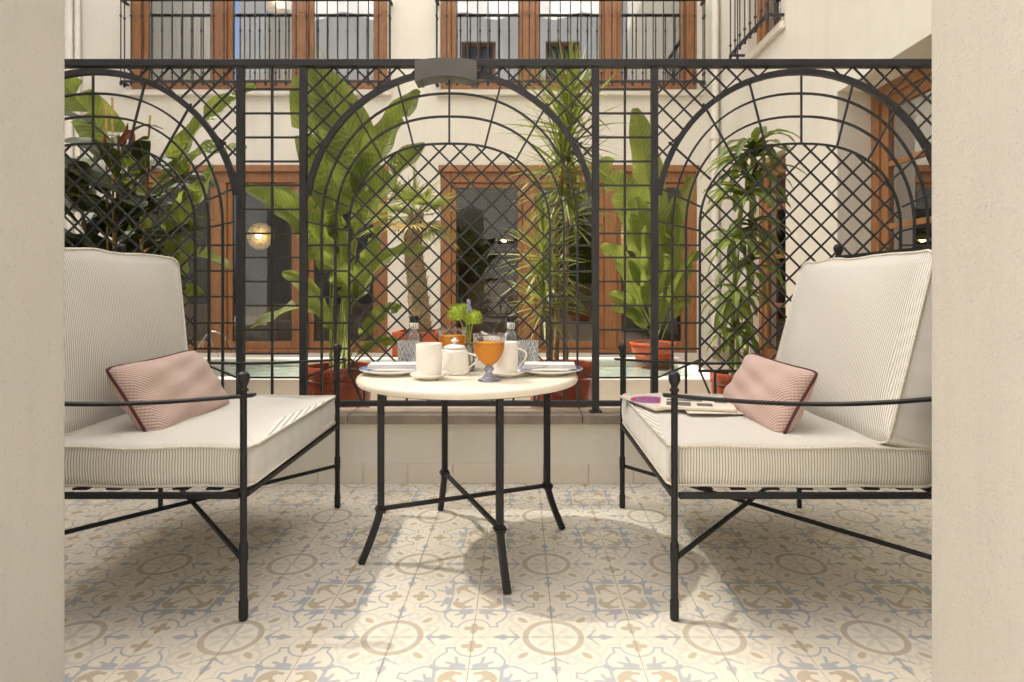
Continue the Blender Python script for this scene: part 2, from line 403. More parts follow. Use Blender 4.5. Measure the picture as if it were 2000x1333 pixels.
# encaustic floor tile, drawn in world coordinates with p4m symmetry (unit = one 0.2 m tile)
FX0, FY0, TS = -0.719, 1.502, 0.2
def tilemat():
    m, t, b = newmat('encaustic_tile'); v = coords(t, 'Position')
    sp = t.nodes.new('ShaderNodeSeparateXYZ'); t.links.new(v, sp.inputs[0]); X.nt = t
    jit = (X(noise(t, v, 90, 2)) - .5) * .012
    x = (X(sp.outputs[0]) - FX0) / TS + jit; y = (X(sp.outputs[1]) - FY0) / TS + jit
    u = X.op('PINGPONG', x, 1.0); w_ = X.op('PINGPONG', y, 1.0)
    a = u.mx(w_); bb = u.mn(w_); r2 = math.sqrt(.5)
    s = (a + bb) * r2; d = (a - bb) * r2
    p = 1.0 - a; q = 1.0 - bb; s2 = (p + q) * r2
    def ln(px, py): return (px * px + py * py).sqrt()
    def ell(ax, ay, cx, cy, hx, hy):                     # signed, ~distance
        return (ln((ax - cx) / hx, (ay - cy) / hy) - 1.0) * min(hx, hy)
    def ring(ax, ay, cx, cy, hx, hy, th): return ell(ax, ay, cx, cy, hx, hy).abs() - th
    def cap(ax, ay, x0, y0, x1, y1, r0):
        dx, dy = x1 - x0, y1 - y0; L = dx * dx + dy * dy
        h = (((ax - x0) * dx + (ay - y0) * dy) / L).mx(0.0).mn(1.0)
        return ln(ax - x0 - h * dx, ay - y0 - h * dy) - r0
    rm = ln(a, bb); rf = ln(p, q)
    def U(*l):
        o = l[0]
        for k in l[1:]: o = o.mn(k)
        return o
    def fill(sd, soft=.012): return ((sd * (-1.0 / soft)) + .5).mx(0.0).mn(1.0)
    LG, BG, TP, BASE = (.56, .55, .515), (.355, .395, .44), (.46, .38, .265), (.79, .74, .635)
    def path(ax, ay, pts, r0): return U(*[cap(ax, ay, *p0, *p1, r0) for p0, p1 in zip(pts, pts[1:])])
    rc = (ln(p, q - .81) - .205).abs()                   # ring round each clover
    # pale scrolls
    light = U(rm - .075, ell(a, bb, .19, 0, .085, .040), ell(s, d, .19, 0, .085, .040), cap(a, bb, .0, 0, .2, 0, .012), cap(s, d, .0, 0, .2, 0, .012),
              ring(s, d, .565, .0, .155, .125, .020).mx(.44 - s), ring(a, bb, .475, .185, .075, .060, .016), cap(a, bb, .42, .22, .37, .15, .022),
              (rc - .011).mx(.775 - q), path(p, q, [(.20, .845), (.365, .845), (.375, .75), (.43, .64), (.52, .575)], .011), cap(s, d, .74, 0, .86, 0, .012))
    # blue grey leaves and outlines
    blue = U(cap(a, bb, .43, 0, .56, 0, .020), ell(a, bb, .645, 0, .095, .034), ell(a, bb, .625, .040, .045, .018), cap(a, bb, .43, .0, .475, .055, .020), cap(a, bb, .475, .055, .535, .15, .011),
             (rc - .012).mx(q - .775), path(p, q, [(.335, .375), (.405, .44), (.412, .52), (.355, .62), (.285, .69), (.300, .775), (.205, .775)], .0145),
             cap(p, q, .04, .365, .33, .385, .022), ell(p, q, .13, .425, .10, .052), cap(p, q, .135, .45, .165, .585, .020), cap(p, q, .16, .45, .265, .49, .020),
             cap(s2, d, .50, 0, .61, 0, .026))
    brown = U((rm - .355).abs() - .027, ell(s, d, .535, 0, .080, .042),
              cap(p, q, 0, .81, .090, .81, .042), cap(p, q, 0, .735, 0, .885, .040),
              U(ell(s2, d, .335, 0, .072, .125), cap(s2, d, .31, .105, .265, .140, .026)).mx(.048 - ln(s2 - .245, d - .070)), cap(s2, d, .07, 0, .28, 0, .016), cap(s2, d, .19, 0, .28, 0, .026))
    blue = U(blue, (rm - .318).abs() - .011)
    n1 = X(noise(t, v, 40, 4)); n2 = X(noise(t, v, 2.2, 4)); oi = t.nodes.new('ShaderNodeObjectInfo')
    base = mixc(t, n2 * .22, BASE, (.62, .55, .43))
    c = mixc(t, fill(light) * .62, base, LG)
    c = mixc(t, fill(blue) * (n1 * .3 + .72), c, BG)
    c = mixc(t, fill(brown) * (n1 * .3 + .70), c, TP)
    c = mixc(t, X(oi.outputs['Random']) * .20, c, (.60, .54, .43))
    dirt = ramp(t, noise(t, v, 14, 8, .75), [(.56, (0, 0, 0)), (.75, (1, 1, 1))])
    c = mixc(t, X(dirt) * .10, c, (.34, .28, .2))
    t.links.new(c, b.inputs['Base Color'])
    t.links.new((n2 * .25 + X(dirt) * .15 + .38).k, b.inputs['Roughness'])
    b.inputs['Specular IOR Level'].default_value = .35
    bump(t, b, n1, .06, .002)
    return m
M['tile'] = tilemat()
def mosaic():
    m, t, b = newmat('pool_mosaic'); v = coords(t, 'Position')
    vo = t.nodes.new('ShaderNodeTexVoronoi'); vo.inputs['Scale'].default_value = 46; t.links.new(v, vo.inputs['Vector'])
    f = noise(t, v, 3.5, 4, .6, 1.0)
    c = ramp(t, f, [(.25, (.42, .56, .46)), (.45, (.66, .73, .62)), (.58, (.78, .76, .66)), (.72, (.44, .56, .45))])
    mm = t.nodes.new('ShaderNodeMix'); mm.data_type = 'RGBA'; mm.blend_type = 'MULTIPLY'; mm.inputs[0].default_value = .35
    t.links.new(c, mm.inputs[6]); t.links.new(vo.outputs['Color'], mm.inputs[7])
    t.links.new(mm.outputs[2], b.inputs['Base Color']); b.inputs['Roughness'].default_value = .25; return m
M['mosaic'] = mosaic()
def water():
    m, t, b = newmat('pool_water'); t.nodes.remove(b); o = t.nodes['Material Output']
    tr = t.nodes.new('ShaderNodeBsdfTransparent'); tr.inputs[0].default_value = (.90, .97, .95, 1)
    gl = t.nodes.new('ShaderNodeBsdfGlossy'); gl.inputs['Roughness'].default_value = .02
    fr = t.nodes.new('ShaderNodeFresnel'); fr.inputs[0].default_value = 1.33
    bp = t.nodes.new('ShaderNodeBump'); bp.inputs['Strength'].default_value = .35; bp.inputs['Distance'].default_value = .02
    t.links.new(noise(t, coords(t, 'Position'), 16, 4, .6, .6), bp.inputs['Height'])
    for q in (gl, fr): t.links.new(bp.outputs[0], q.inputs['Normal'])
    mx = t.nodes.new('ShaderNodeMixShader'); t.links.new(fr.outputs[0], mx.inputs[0])
    t.links.new(tr.outputs[0], mx.inputs[1]); t.links.new(gl.outputs[0], mx.inputs[2]); t.links.new(mx.outputs[0], o.inputs[0]); return m
M['water'] = water()
def canvas(name, col, trans, clear):
    m, t, b = newmat(name); o = t.nodes['Material Output']
    b.inputs['Base Color'].default_value = c4(col); b.inputs['Roughness'].default_value = .9
    tl = t.nodes.new('ShaderNodeBsdfTranslucent'); tl.inputs[0].default_value = c4(col)
    tr = t.nodes.new('ShaderNodeBsdfTransparent')
    mx = t.nodes.new('ShaderNodeMixShader'); mx.inputs[0].default_value = trans
    m2 = t.nodes.new('ShaderNodeMixShader'); m2.inputs[0].default_value = clear
    t.links.new(b.outputs[0], mx.inputs[1]); t.links.new(tl.outputs[0], mx.inputs[2])
    t.links.new(mx.outputs[0], m2.inputs[1]); t.links.new(tr.outputs[0], m2.inputs[2]); t.links.new(m2.outputs[0], o.inputs[0]); return m
M['canvas'] = canvas('added_awning_canvas', (.94, .90, .82), .92, .0)  # cloth of the added awning, spreads sunlight as soft fill
M['sheer'] = canvas('added_sheer_canvas', (.94, .90, .82), .93, .30)  # thinner cloth of the added awning, lets part of the sun through


#SETTING
# ================================================================== the setting
# ---- patio floor: grout bed + single tiles
floor = MB().b2(-2.55, 2.50, .69, 2.69, -.12, -.0016).build('patio_floor', M['grout']); tag(floor, kind='structure')
def tile_mesh():
    g = .0009; h = TS / 2 - g; c = .0012; mb = MB(); vs = []
    for z, k in ((-.012, h), (-.0011, h), (0, h - c)): vs += [(-k, -k, z), (k, -k, z), (k, k, z), (-k, k, z)]
    fs = [(8, 9, 10, 11)]
    for l in (0, 4): fs += [(l + i, l + (i + 1) % 4, l + 4 + (i + 1) % 4, l + 4 + i) for i in range(4)]
    me = bpy.data.meshes.new('tile'); me.from_pydata(vs, [], fs); me.update(); me.materials.append(M['tile']); return me
tm = tile_mesh()
for i in range(25):
    for j in range(10):
        o = bpy.data.objects.new('tile', tm); COL.objects.link(o); o.parent = floor
        o.location = (FX0 - 1.8 + TS * (i + .5), FY0 - .8 + TS * (j + .5), random.uniform(-.0003, .0003))
        o.rotation_euler = (random.gauss(0, .0006), random.gauss(0, .0006), 0)
ground = MB().b2(-9, 7, 2.92, 16, -.2, 0).build('courtyard_ground', M['pave']); tag(ground, kind='structure')

# ---- doorway wall the photograph is taken through (jambs left and right)
JY0, JY1 = .62, 1.2
JL, JR = (132 - CX) / FPX * JY1, (1814 - CX) / FPX * JY1
dw = thing('garden_wall', 'rough cream plaster wall piers framing the view on both sides', 'wall', (0, JY0, 0))
for x0, x1, nm in ((-5.2, JL, 'pier'), (JR, 2.5, 'pier')):
    MB().b2(x0, x1, JY0, JY1, -.1, 2.75).build(nm, M['jamb'], dw, bevel=.012)
# building behind the camera (seen only as reflections)
UY = -4.0
up = thing('building_behind_viewer', 'cream building with wooden windows seen only as a reflection in the glass', 'building', (0, UY, 3))
WZ0, WZ1 = 6.4, 8.8
xs = [-9, -4.4, -3.3, -1.9, -.8, .8, 1.9, 3.4, 4.5, 8]
mbw = MB()
for i in range(0, 9, 2): mbw.b2(xs[i], xs[i + 1], UY - .3, UY, WZ0, WZ1)
mbw.b2(-9, 8, UY - .3, UY, -.1, WZ0).b2(-9, 8, UY - .3, UY, WZ1, 11.5).build('wall', M['wall'], up)
for i in range(1, 8, 2):
    fr = MB(); x0, x1 = xs[i], xs[i + 1]
    for a in (x0 + .05, (x0 + x1) / 2, x1 - .05): fr.b2(a - .05, a + .05, UY - .22, UY - .12, WZ0, WZ1)
    for z in (WZ0 + .05, WZ0 + 1.3, WZ1 - .05): fr.b2(x0 + .101, x1 - .101, UY - .215, UY - .125, z - .05, z + .05)
    f = fr.build('window_frame', M['wood'], up); MB().b2(x0 + .003, x1 - .003, UY - .30, UY - .24, WZ0, WZ1).build('curtain', M['curtain'], f)
tag(MB().b2(-9, 8, UY, .688, -.12, -.004).build('garden_paving', M['pave']), kind='structure')

# ---- unseen left walls and awning, added to let one sun strip onto the patio
SXZ = -SUNV.x / SUNV.z                                   # horizontal run per metre of height
LWZ = 6.2; LWX = -.47 - LWZ * SXZ
wl_ = MB().b2(LWX - .4, LWX, .6, 3.85, -.1, LWZ).b2(-6.6, -6.2, 3.3, 8.0, -.1, 6.9).build('added_sun_wall_left', M['wall']); tag(wl_, kind='structure')  # unseen walls added on the left, placed and sized to shape the sunlight
CZ = 7.4; CXL = .52 - CZ * SXZ
aw = thing('added_sun_awning', 'unseen cream canvas awning added above the courtyard to filter and spread sunlight', 'awning', (CXL, 4, CZ))
def added_awning_sheet(name, xa, xb, ya, yb, m, nx=14, ny=6):
    vs = []; fs = []
    for j in range(ny + 1):
        for i in range(nx + 1):
            x = xa + (xb - xa) * i / nx; vs.append((x, ya + (yb - ya) * j / ny, CZ + .10 * math.cos((x - CXL) * 4.4)))
    for j in range(ny):
        for i in range(nx): k = j * (nx + 1) + i; fs.append((k, k + 1, k + nx + 2, k + nx + 1))
    MB().add(vs, fs).build(name, m, aw, smooth=True)  # sheets of the added awning, out of view above the courtyard
added_awning_sheet('canvas', CXL, 2.2, .9, 4.15, M['canvas'], 28)
added_awning_sheet('sun_filter_panel', LWX - 1.3, CXL, .9, 4.15, M['sheer'], 12)  # added to weaken the direct sun on the patio
added_awning_sheet('canvas', CXL + 1.6, 2.2, 4.2, 7.5, M['canvas'], 20)
for y in (1.4, 4.2, 7.0): MB().tube([(LWX, y, CZ + .13), (2.5, y, CZ + .13)], .008, 6).build('cable', M['steel'], aw)  # cables of the added awning, unseen as well

# ---- parapet wall with stone caps and skirting tiles
PX0, PX1 = -2.7, 2.5
par = thing('parapet_wall', 'low cream plaster wall with brown stone cap carrying the trellis', 'wall', (0, 2.78, 0))
MB().b2(PX0, PX1, 2.69, 2.83, -.05, .266).build('wall_body', M['lowwall'], par)
x = (681 - CX) / 439 - 2.08; k = 0
while x < PX1:
    a, b_ = max(x + .002, PX0), min(x + 1.038, PX1)
    MB().b2(a, b_, 2.672, 2.850, .2665, .3065).build('cap_stone', M['cap'], par, bevel=.003)
    x += 1.04
x = PX0
while x < PX1 - .01:
    MB().b2(x + .001, min(x + .199, PX1), 2.681, 2.6895, .0005, .088).build('skirting_tile', M['skirt'], par, bevel=.0015); x += .2

# ---- fountain pool behind the trellis
pool = thing('fountain_pool', 'raised shallow pool with white rim and green mosaic floor', 'pool', (-1.5, 4.4, 0))
QX0, QX1, QY0, QY1, QZ = -4.3, 1.30, 3.80, 5.0, .30
for (x0, x1, y0, y1) in ((QX0, QX1, QY0, QY0 + .10), (QX0, QX1, QY1 - .10, QY1), (QX1 - .12, QX1, QY0 + .10, QY1 - .10), (QX0, QX0 + .12, QY0 + .10, QY1 - .10)):
    MB().b2(x0, x1, y0, y1, 0, QZ).build('rim_wall', M['white'], pool, bevel=.006)
MB().b2(QX0 + .12, QX1 - .12, QY0 + .10, QY1 - .10, .18, .235).build('mosaic_floor', M['mosaic'], pool)
n = 40; wv = []; wf = []
for j in range(13):
    for i in range(n + 1): wv.append((QX0 + .12 + (QX1 - QX0 - .24) * i / n, QY0 + .10 + (QY1 - QY0 - .20) * j / 12, .285 + .0025 * math.sin(i * 1.9 + j * 1.3)))
for j in range(12):
    for i in range(n): k = j * (n + 1) + i; wf.append((k, k + 1, k + n + 2, k + n + 1))
MB().add(wv, wf).build('water', M['water'], pool, smooth=True)
for px0, px1, top, Y in ((385, 466, 648, 4.3), (392, 425, 655, 4.45)):
    pl = []
    for i in range(15):
        s = i / 14; px = px0 + (px1 - px0) * s; py = top + (700 - top) * (2 * s - .75) ** 2 / 1.5625 if s > .375 else top + (700 - top) * (2 * s - .75) ** 2 / .75
        pl.append(W(px, min(py, 702), Y))
    MB().tube(pl, [.004 + .004 * i / 14 for i in range(15)], 6).build('water_jet', M['water'], pool, smooth=True)

# ---- facade across the courtyard
FY = 7.6; FP = FPX / FY
def fx(px): return (px - CX) / FP
def fz(py): return CAMH - (py - CY) / FP
def holed_wall(u0, u1, z0, z1, holes, depth, mk):        # mk(u, d, z) -> world; d grows into the wall
    us = sorted({u0, u1, *[h[0] for h in holes], *[h[1] for h in holes]}); zs = sorted({z0, z1, *[h[2] for h in holes], *[h[3] for h in holes]})
    def inh(u, z): return any(h[0] < u < h[1] and h[2] < z < h[3] for h in holes)
    mb = MB()
    for a, b_ in zip(us, us[1:]):
        for c, d in zip(zs, zs[1:]):
            if inh((a + b_) / 2, (c + d) / 2): continue
            for dd in (0, depth): mb.add([mk(a, dd, c), mk(b_, dd, c), mk(b_, dd, d), mk(a, dd, d)], [(0, 1, 2, 3) if dd == 0 else (3, 2, 1, 0)])
    for h in holes:
        a, b_, c, d = h
        for (p, q) in (((a, c), (b_, c)), ((b_, c), (b_, d)), ((b_, d), (a, d)), ((a, d), (a, c))):
            mb.add([mk(p[0], 0, p[1]), mk(q[0], 0, q[1]), mk(q[0], depth, q[1]), mk(p[0], depth, p[1])], [(0, 1, 2, 3)])
    return mb
bld = thing('courtyard_building', 'cream plaster building across the courtyard with brown french windows and balconies', 'building', (-1.3, FY, 0))
G = [(fx(255), fx(757)), (fx(860), fx(1362))]
LZ0, LZ1, UZ0, UZ1 = fz(690), fz(333), fz(175), 5.75
holes = [(a, b_, LZ0, LZ1) for a, b_ in G] + [(a, b_, UZ0, UZ1) for a, b_ in G]
holed_wall(-6.3, 2.75, 0, 9, holes, .35, lambda u, d, z: (u, FY + d, z)).build('wall', M['wall'], bld)
MULT = [0, 162 / 502, 322 / 502, 1]                      # leaf positions in a group
def french(x0, x1, z0, z1, pane, lower):
    yF = FY + .02; t = .145; wd = x1 - x0
    fr = MB()
    fr.b2(x0 + .001, x0 + .13, yF, yF + .12, z0, z1); fr.b2(x1 - .13, x1 - .001, yF, yF + .12, z0, z1)
    fr.b2(x0 + .13, x1 - .13, yF, yF + .12, z1 - .15, z1 - .001); fr.b2(x0 + .13, x1 - .13, yF, yF + .12, z0 + .001, z0 + .05)
    win = fr.build('french_window', M['wood'], bld, bevel=.006)
    MB().b2(x0 - .02, x1 + .02, FY - .03, FY - .002, z1 - .02, z1 + .06).build('architrave', M['wood'], win)
    for s in MULT[1:3]:
        xm = x0 + wd * s
        MB().b2(xm - .005, xm + .15, yF - .004, yF + .116, z0 + .05, z1 - .15).build('mullion', M['wood'], win, bevel=.008)
    e = [x0 + .13, x0 + wd * MULT[1] - .005, x0 + wd * MULT[1] + .15, x0 + wd * MULT[2] - .005, x0 + wd * MULT[2] + .15, x1 - .13]
    for k in range(3):
        a, b_ = e[2 * k] + .002, e[2 * k + 1] - .002; sm = MB(); y0, y1 = yF + .03, yF + .085; q = .06; zb = z0 + .052; zt = z1 - .152
        sm.b2(a, a + q, y0, y1, zb, zt); sm.b2(b_ - q, b_, y0, y1, zb, zt)
        sm.b2(a + q, b_ - q, y0, y1, zb, zb + .09); sm.b2(a + q, b_ - q, y0, y1, zt - q, zt)
        sm.build('sash', M['wood'], win, bevel=.006)
        MB().b2(a + q - .01, b_ - q + .01, (y0 + y1) / 2 - .004, (y0 + y1) / 2 + .004, zb + .08, zt - q + .01).build('pane', pane, win)
    if not lower:
        MB().b2(x0 - .05, x1 + .05, FY - .08, FY - .002, z0 - .09, z0 - .03).build('sill', M['white'], win, bevel=.006)
    return win
for i, (a, b_) in enumerate(G):
    french(a, b_, LZ0, LZ1, M['pane'], True); french(a, b_, UZ0, UZ1, M['pane_up'], False)
# rooms behind the glass
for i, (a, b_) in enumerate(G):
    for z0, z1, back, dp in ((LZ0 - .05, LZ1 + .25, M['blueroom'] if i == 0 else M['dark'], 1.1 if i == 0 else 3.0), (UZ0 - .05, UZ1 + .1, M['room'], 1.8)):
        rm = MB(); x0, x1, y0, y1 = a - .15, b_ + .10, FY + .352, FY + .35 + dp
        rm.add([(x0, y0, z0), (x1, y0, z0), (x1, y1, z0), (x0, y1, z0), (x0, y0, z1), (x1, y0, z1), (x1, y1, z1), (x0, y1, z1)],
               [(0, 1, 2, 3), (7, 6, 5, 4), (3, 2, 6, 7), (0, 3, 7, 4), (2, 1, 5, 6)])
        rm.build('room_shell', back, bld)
cur = MB(); x0 = fx(290); pts_ = []
for i in range(41): pts_.append((x0 + .85 * i / 40, FY + .55 + .035 * math.sin(i * 1.9)))
for z in (UZ0 - .04, UZ1): cur.add([(x, y, z) for x, y in pts_], [])
cur.f = [(i, i + 1, 41 + i + 1, 41 + i) for i in range(40)]; cur.build('curtain', M['curtain'], bld, smooth=True)
# balcony railings
def railing(pa, pb, z0, z1, nb, parent, out_):           # from pa to pb (x,y) at the outer line; out_ = vector back to the wall
    pa = Vector((*pa, 0)); pb = Vector((*pb, 0)); d = (pb - pa).normalized(); bk = Vector((*out_, 0))
    rl = part('balcony_railing', pa + Vector((0, 0, z0)), parent)
    for z, wd, th in ((z1, .045, .022), (z0 + .03, .035, .022)):
        MB().bar(pa + Vector((0, 0, z)), pb + Vector((0, 0, z)), th, wd, (bk.x, bk.y, 0)).build('rail', M['fence'], rl)
        for p in (pa, pb): MB().bar(p + bk.normalized() * .02 + Vector((0, 0, z)), p + bk + Vector((0, 0, z)), th * .9, wd * .9, (d.x, d.y, 0)).build('return_bar', M['fence'], rl)
    L = (pb - pa).length
    def bal(p):
        o = MB(); r = .0075
        o.lathe([(0, z0 - .02), (.016, z0 - .015), (.016, z0 + .02), (r, z0 + .05), (r, z0 + .12), (.017, z0 + .14), (r, z0 + .16), (r, z1 - .22), (.017, z1 - .20), (r, z1 - .18), (r, z1)], p, 7)
        o.build('baluster', M['fence'], rl, smooth='auto')
    for i in range(nb): bal(pa + d * (L * i / (nb - 1)))
    for p in (pa, pb):
        bal(p + bk * .5)
    return rl
RZ0, RZ1 = fz(172), fz(10)
for a, b_ in G: railing((a - .03, FY - .14), (b_ + .05, FY - .14), RZ0 + .0, RZ1, 27, bld, (0, .138))
# down pipes
for px, r in ((1393, .045), (1411, .028), (142, .05), (158, .03)):
    o = MB().tube([(fx(px), FY - .06, 0), (fx(px), FY - .06, 8.8)], r, 12).build('down_pipe', M['white'], bld, smooth='auto')
    for z in (1.0, 2.75, 5.0): MB().lathe([(r + .002, -.02), (r + .012, -.02), (r + .012, .02), (r + .002, .02)], (fx(px), FY - .06, z), 12).build('bracket', M['white'], o)

# ---- right wing
RX = 2.5
wing = thing('side_wing', 'cream plaster side wing on the right with deep wooden window', 'building', (RX, 5, 0))
WH = [(2.95, 4.77, .25, 2.42), (5.70, 6.60, .06, 2.20), (5.80, 6.66, 3.42, 5.7)]
holed_wall(1.2, 7.6, -.1, 9, WH, .42, lambda u, d, z: (RX + d, u, z)).build('wall', M['wall'], wing)
def side_window(y0, y1, z0, z1, dx, tr, pane, fw=.10, nleaf=2):
    xF = RX + dx; fr = MB()
    for a, b_ in ((y0 + .001, y0 + fw), (y1 - fw, y1 - .001)): fr.b2(xF, xF + .12, a, b_, z0, z1)
    fr.b2(xF, xF + .12, y0 + fw, y1 - fw, z1 - fw, z1 - .001); fr.b2(xF, xF + .12, y0 + fw, y1 - fw, z0 + .001, z0 + fw)
    win = fr.build('side_window', M['wood'], wing, bevel=.008); L = (y1 - y0 - 2 * fw) / nleaf
    for k in range(nleaf):
        a = y0 + fw + L * k + .002; b_ = a + L - .004; q = .09; sm = MB(); x0, x1 = xF + .02, xF + .08
        sm.b2(x0, x1, a, a + q, z0 + fw, z1 - fw); sm.b2(x0, x1, b_ - q, b_, z0 + fw, z1 - fw)
        sm.b2(x0, x1, a + q, b_ - q, z1 - fw - q, z1 - fw); sm.b2(x0, x1, a + q, b_ - q, z0 + fw, z0 + fw + q)
        sm.build('sash', M['wood'], win, bevel=.006)
        for z in tr: MB().b2(x0 + .005, x1 - .005, a + q, b_ - q, z - .02, z + .02).build('glazing_bar', M['wood'], win)
        MB().b2(x0 + .025, x0 + .033, a + q - .01, b_ - q + .01, z0 + fw + q - .01, z1 - fw - q + .01).build('pane', pane, win)
side_window(2.95, 4.77, .25, 2.42, .262, (.87, 1.34, 1.81), M['pane_side'])
side_window(5.70, 6.60, .06, 2.20, .10, (.7, 1.2, 1.7), M['pane_up'], .08, 1)
side_window(5.80, 6.66, 3.42, 5.7, .10, (4.0, 4.6), M['pane_up'], .08, 1)
for y0, y1, z0, z1 in WH:
    MB().b2(RX + .9, RX + .95, y0 - .4, y1 + .4, z0 - .2, z1 + .3).build('room_wall', M['room'], wing)
MB().b2(RX - .05, RX - .002, 5.70, 6.76, 3.33, 3.40).build('sill', M['white'], wing, bevel=.006)
railing((RX - .16, 5.74), (RX - .16, 6.74), 3.44, 4.5, 8, wing, (.158, 0))
MB().b2(RX - .12, RX - .002, 2.0, 7.5, 0, .16).build('plinth', M['cap'], wing)
#END_SETTING

#OBJECTS
# ================================================================== trellis fence
FEY = 2.745; FS = 430.0
fence = thing('trellis_fence', 'black iron trellis fence with lattice arches on the low wall', 'fence', (0, FEY, .3065))
ZT, ZB = 1.888, .346
def gz(py): return CAMH - (py - CY) / FS
PC = [(185 - CX) / FS, (878 - CX) / FS, (1563 - CX) / FS]
HW = .663
MB().b2(-2.62, 2.49, FEY - .021, FEY + .021, ZT - .016, ZT + .016).build('top_rail', M['fence'], fence, bevel=.003)
MB().b2(-2.62, 2.49, FEY - .013, FEY + .013, ZB - .012, ZB + .012).build('bottom_rail', M['fence'], fence, bevel=.002)
posts = []
for c in PC: posts += [c - HW, c + HW]
for x in posts:
    p = MB().b2(x - .0155, x + .0155, FEY - .0155, FEY + .0155, .3075, ZT - .017).build('post', M['fence'], fence, bevel=.002)
    MB().b2(x - .028, x + .028, FEY - .028, FEY + .028, .3070, .3125).build('base_plate', M['fence'], p)
BW = .0080                                               # thin bar width
def fbar(name, x0, z0, x1, z1, dy=0, wd=BW, th=.008):
    if math.hypot(x1 - x0, z1 - z0) < .008: return
    MB().bar((x0, FEY + dy, z0), (x1, FEY + dy, z1), wd, th, (0, 1, 0)).build(name, M['fence'], fence)
SPR = gz(382)
ARC = [(HW - .02, gz(141)), (.581, gz(183)), (.519, gz(228)), (.456, gz(281))]
ZI = gz(725)                                             # bottom bar of the lattice
SP2 = gz(440); SN = [2, 2.2, 2.35, 2.5]
def sup(wd, top, n, m=44):
    o = []
    for i in range(m + 1):
        a = math.pi * (1 - i / m); cs, sn = math.cos(a), math.sin(a)
        o.append((wd * math.copysign(abs(cs) ** (2 / n), cs), SP2 + (top - SP2) * abs(sn) ** 1.0))
    return o
def arcgeo(wd, top):
    h = top - SPR; r = (wd * wd + h * h) / (2 * h); return r, top - r
for ci, c in enumerate(PC):
    geo = [arcgeo(*q) for q in ARC]
    for k, ((wd, top), (r, zc)) in enumerate(zip(ARC, geo)):
        th = math.asin(min(1, wd / r)); th = th if zc <= SPR else math.pi - th
        if k: pl = [(c + x_, FEY, z_) for x_, z_ in sup(wd, top, SN[k])]
        else: pl = [(c + r * math.sin(-th + 2 * th * i / 36), FEY + (.0 if k else -.001), zc + r * math.cos(-th + 2 * th * i / 36)) for i in range(37)]
        if k == 0:
            MB().sweep(pl, [(-.0125, -.012), (.0125, -.012), (.0125, .012), (-.0125, .012)], (0, 1, 0)).build('arch', M['fence'], fence)
        else:
            MB().sweep(pl, [(-.0045, -.0055), (.0045, -.0055), (.0045, .0055), (-.0045, .0055)], (0, 1, 0)).build('arc_bar', M['fence'], fence)
            for s in (-1, 1): fbar('upright_bar', c + s * wd, SP2, c + s * wd, ZB + .012 if k < 3 else ZI, 0, .0095, .011)
    fbar('lattice_sill', c - .462, ZI, c + .462, ZI, .0, .011, .016)
    # spokes between the arches
    sp = [(0, 150, 0, 281), (103, 156, 69, 289), (191, 204, 129, 315), (258, 279, 176, 352), (281, 366, 196, 405), (281, 433, 196, 452)]
    for k, (ax, ay, bx, by) in enumerate(sp):
        for s in ((1,) if k == 0 else (-1, 1)): fbar('spoke', c + s * ax / FS, gz(ay), c + s * bx / FS, gz(by), -.011)
    for y in (480, 530, 580, 631, 681):
        for s in (-1, 1): fbar('rung', c + s * (HW - .015), gz(y), c + s * .456, gz(y), -.010, .0085)
    for s in (-1, 1):
        fbar('spoke', c + s * (HW - .015), gz(737), c + s * .456, gz(702), -.011)
        fbar('spoke', c + s * .456, ZI, c + s * .398, ZB + .012, -.003)
    for i in range(-4, 5): fbar('short_bar', c + i * .0968, ZI - .006, c + i * .0968, ZB + .012, 0, .010)
    # diagonal lattice
    P = .096; z0 = gz(317); ri, zci = geo[3]; ro, zco = geo[0]
    def inner(x, z): return abs(x) < .456 and z > ZI and (z < SP2 or (abs(x) / .456) ** 2.5 + ((z - SP2) / (ARC[3][1] - SP2)) ** 2 < 1)
    def outer(x, z): return abs(x) < HW - .012 and z < ZT - .012 and z > SPR and x * x + (z - zco) ** 2 > (ro + .008) ** 2
    for sg in (-1, 1):
        for k in range(-22, 23):
            for inside, nm in ((inner, 'lattice_bar'), (outer, 'lattice_bar')):
                run = None; z = ZB
                while z < ZT + .01:
                    x = k * P + sg * (z - z0)
                    if inside(x, z):
                        if run is None: run = (x, z)
                        last = (x, z)
                    elif run is not None:
                        if last[1] - run[1] > .025: fbar(nm, c + run[0], run[1], c + last[0], last[1], .0 if sg < 0 else .0068, .0080, .0064)
                        run = None
                    z += .004
# ladder panels between the arches
for a, b_ in ((posts[1], posts[2]), (posts[3], posts[4]), (posts[5], 2.49)):
    xm = (a + b_) / 2
    if b_ < 2.4: fbar('upright_bar', xm, ZB + .012, xm, ZT - .016, 0, .0095, .010)
    for k in range(13):
        z = gz(176.5 + 46.75 * k)
        fbar('rung', a + .015, z, b_ - .015, z, -.0105, .0085)
# lamp hood on the middle of the top rail
hood = thing('arched_lamp_hood', 'grey arched metal lamp hood clipped over the middle of the trellis top rail', 'lamp', W(874, 130, FEY - .04))
def hood_prof(o, top):
    return [(o + .137 * s, top(s)) for s in [i / 12 * 2 - 1 for i in range(13)]]
hx = W(874, 130, FEY).x; hv = []; hf = []
hz = lambda s: (gz(124) - .014 * s * s, gz(158) - .026 * s * s)
N_ = 20
for yy in (FEY - .070, FEY + .028):
    for i in range(N_ + 1):
        s = i / N_ * 2 - 1; t_, b_ = hz(s); hv += [(hx + .137 * s, yy, t_), (hx + .137 * s, yy, b_)]
m_ = 2 * (N_ + 1)
for i in range(N_):
    k = 2 * i
    hf += [(k, k + 1, k + 3, k + 2)[::-1], (m_ + k, m_ + k + 1, m_ + k + 3, m_ + k + 2), (k, k + 2, m_ + k + 2, m_ + k), (k + 1, m_ + k + 1, m_ + k + 3, k + 3)]
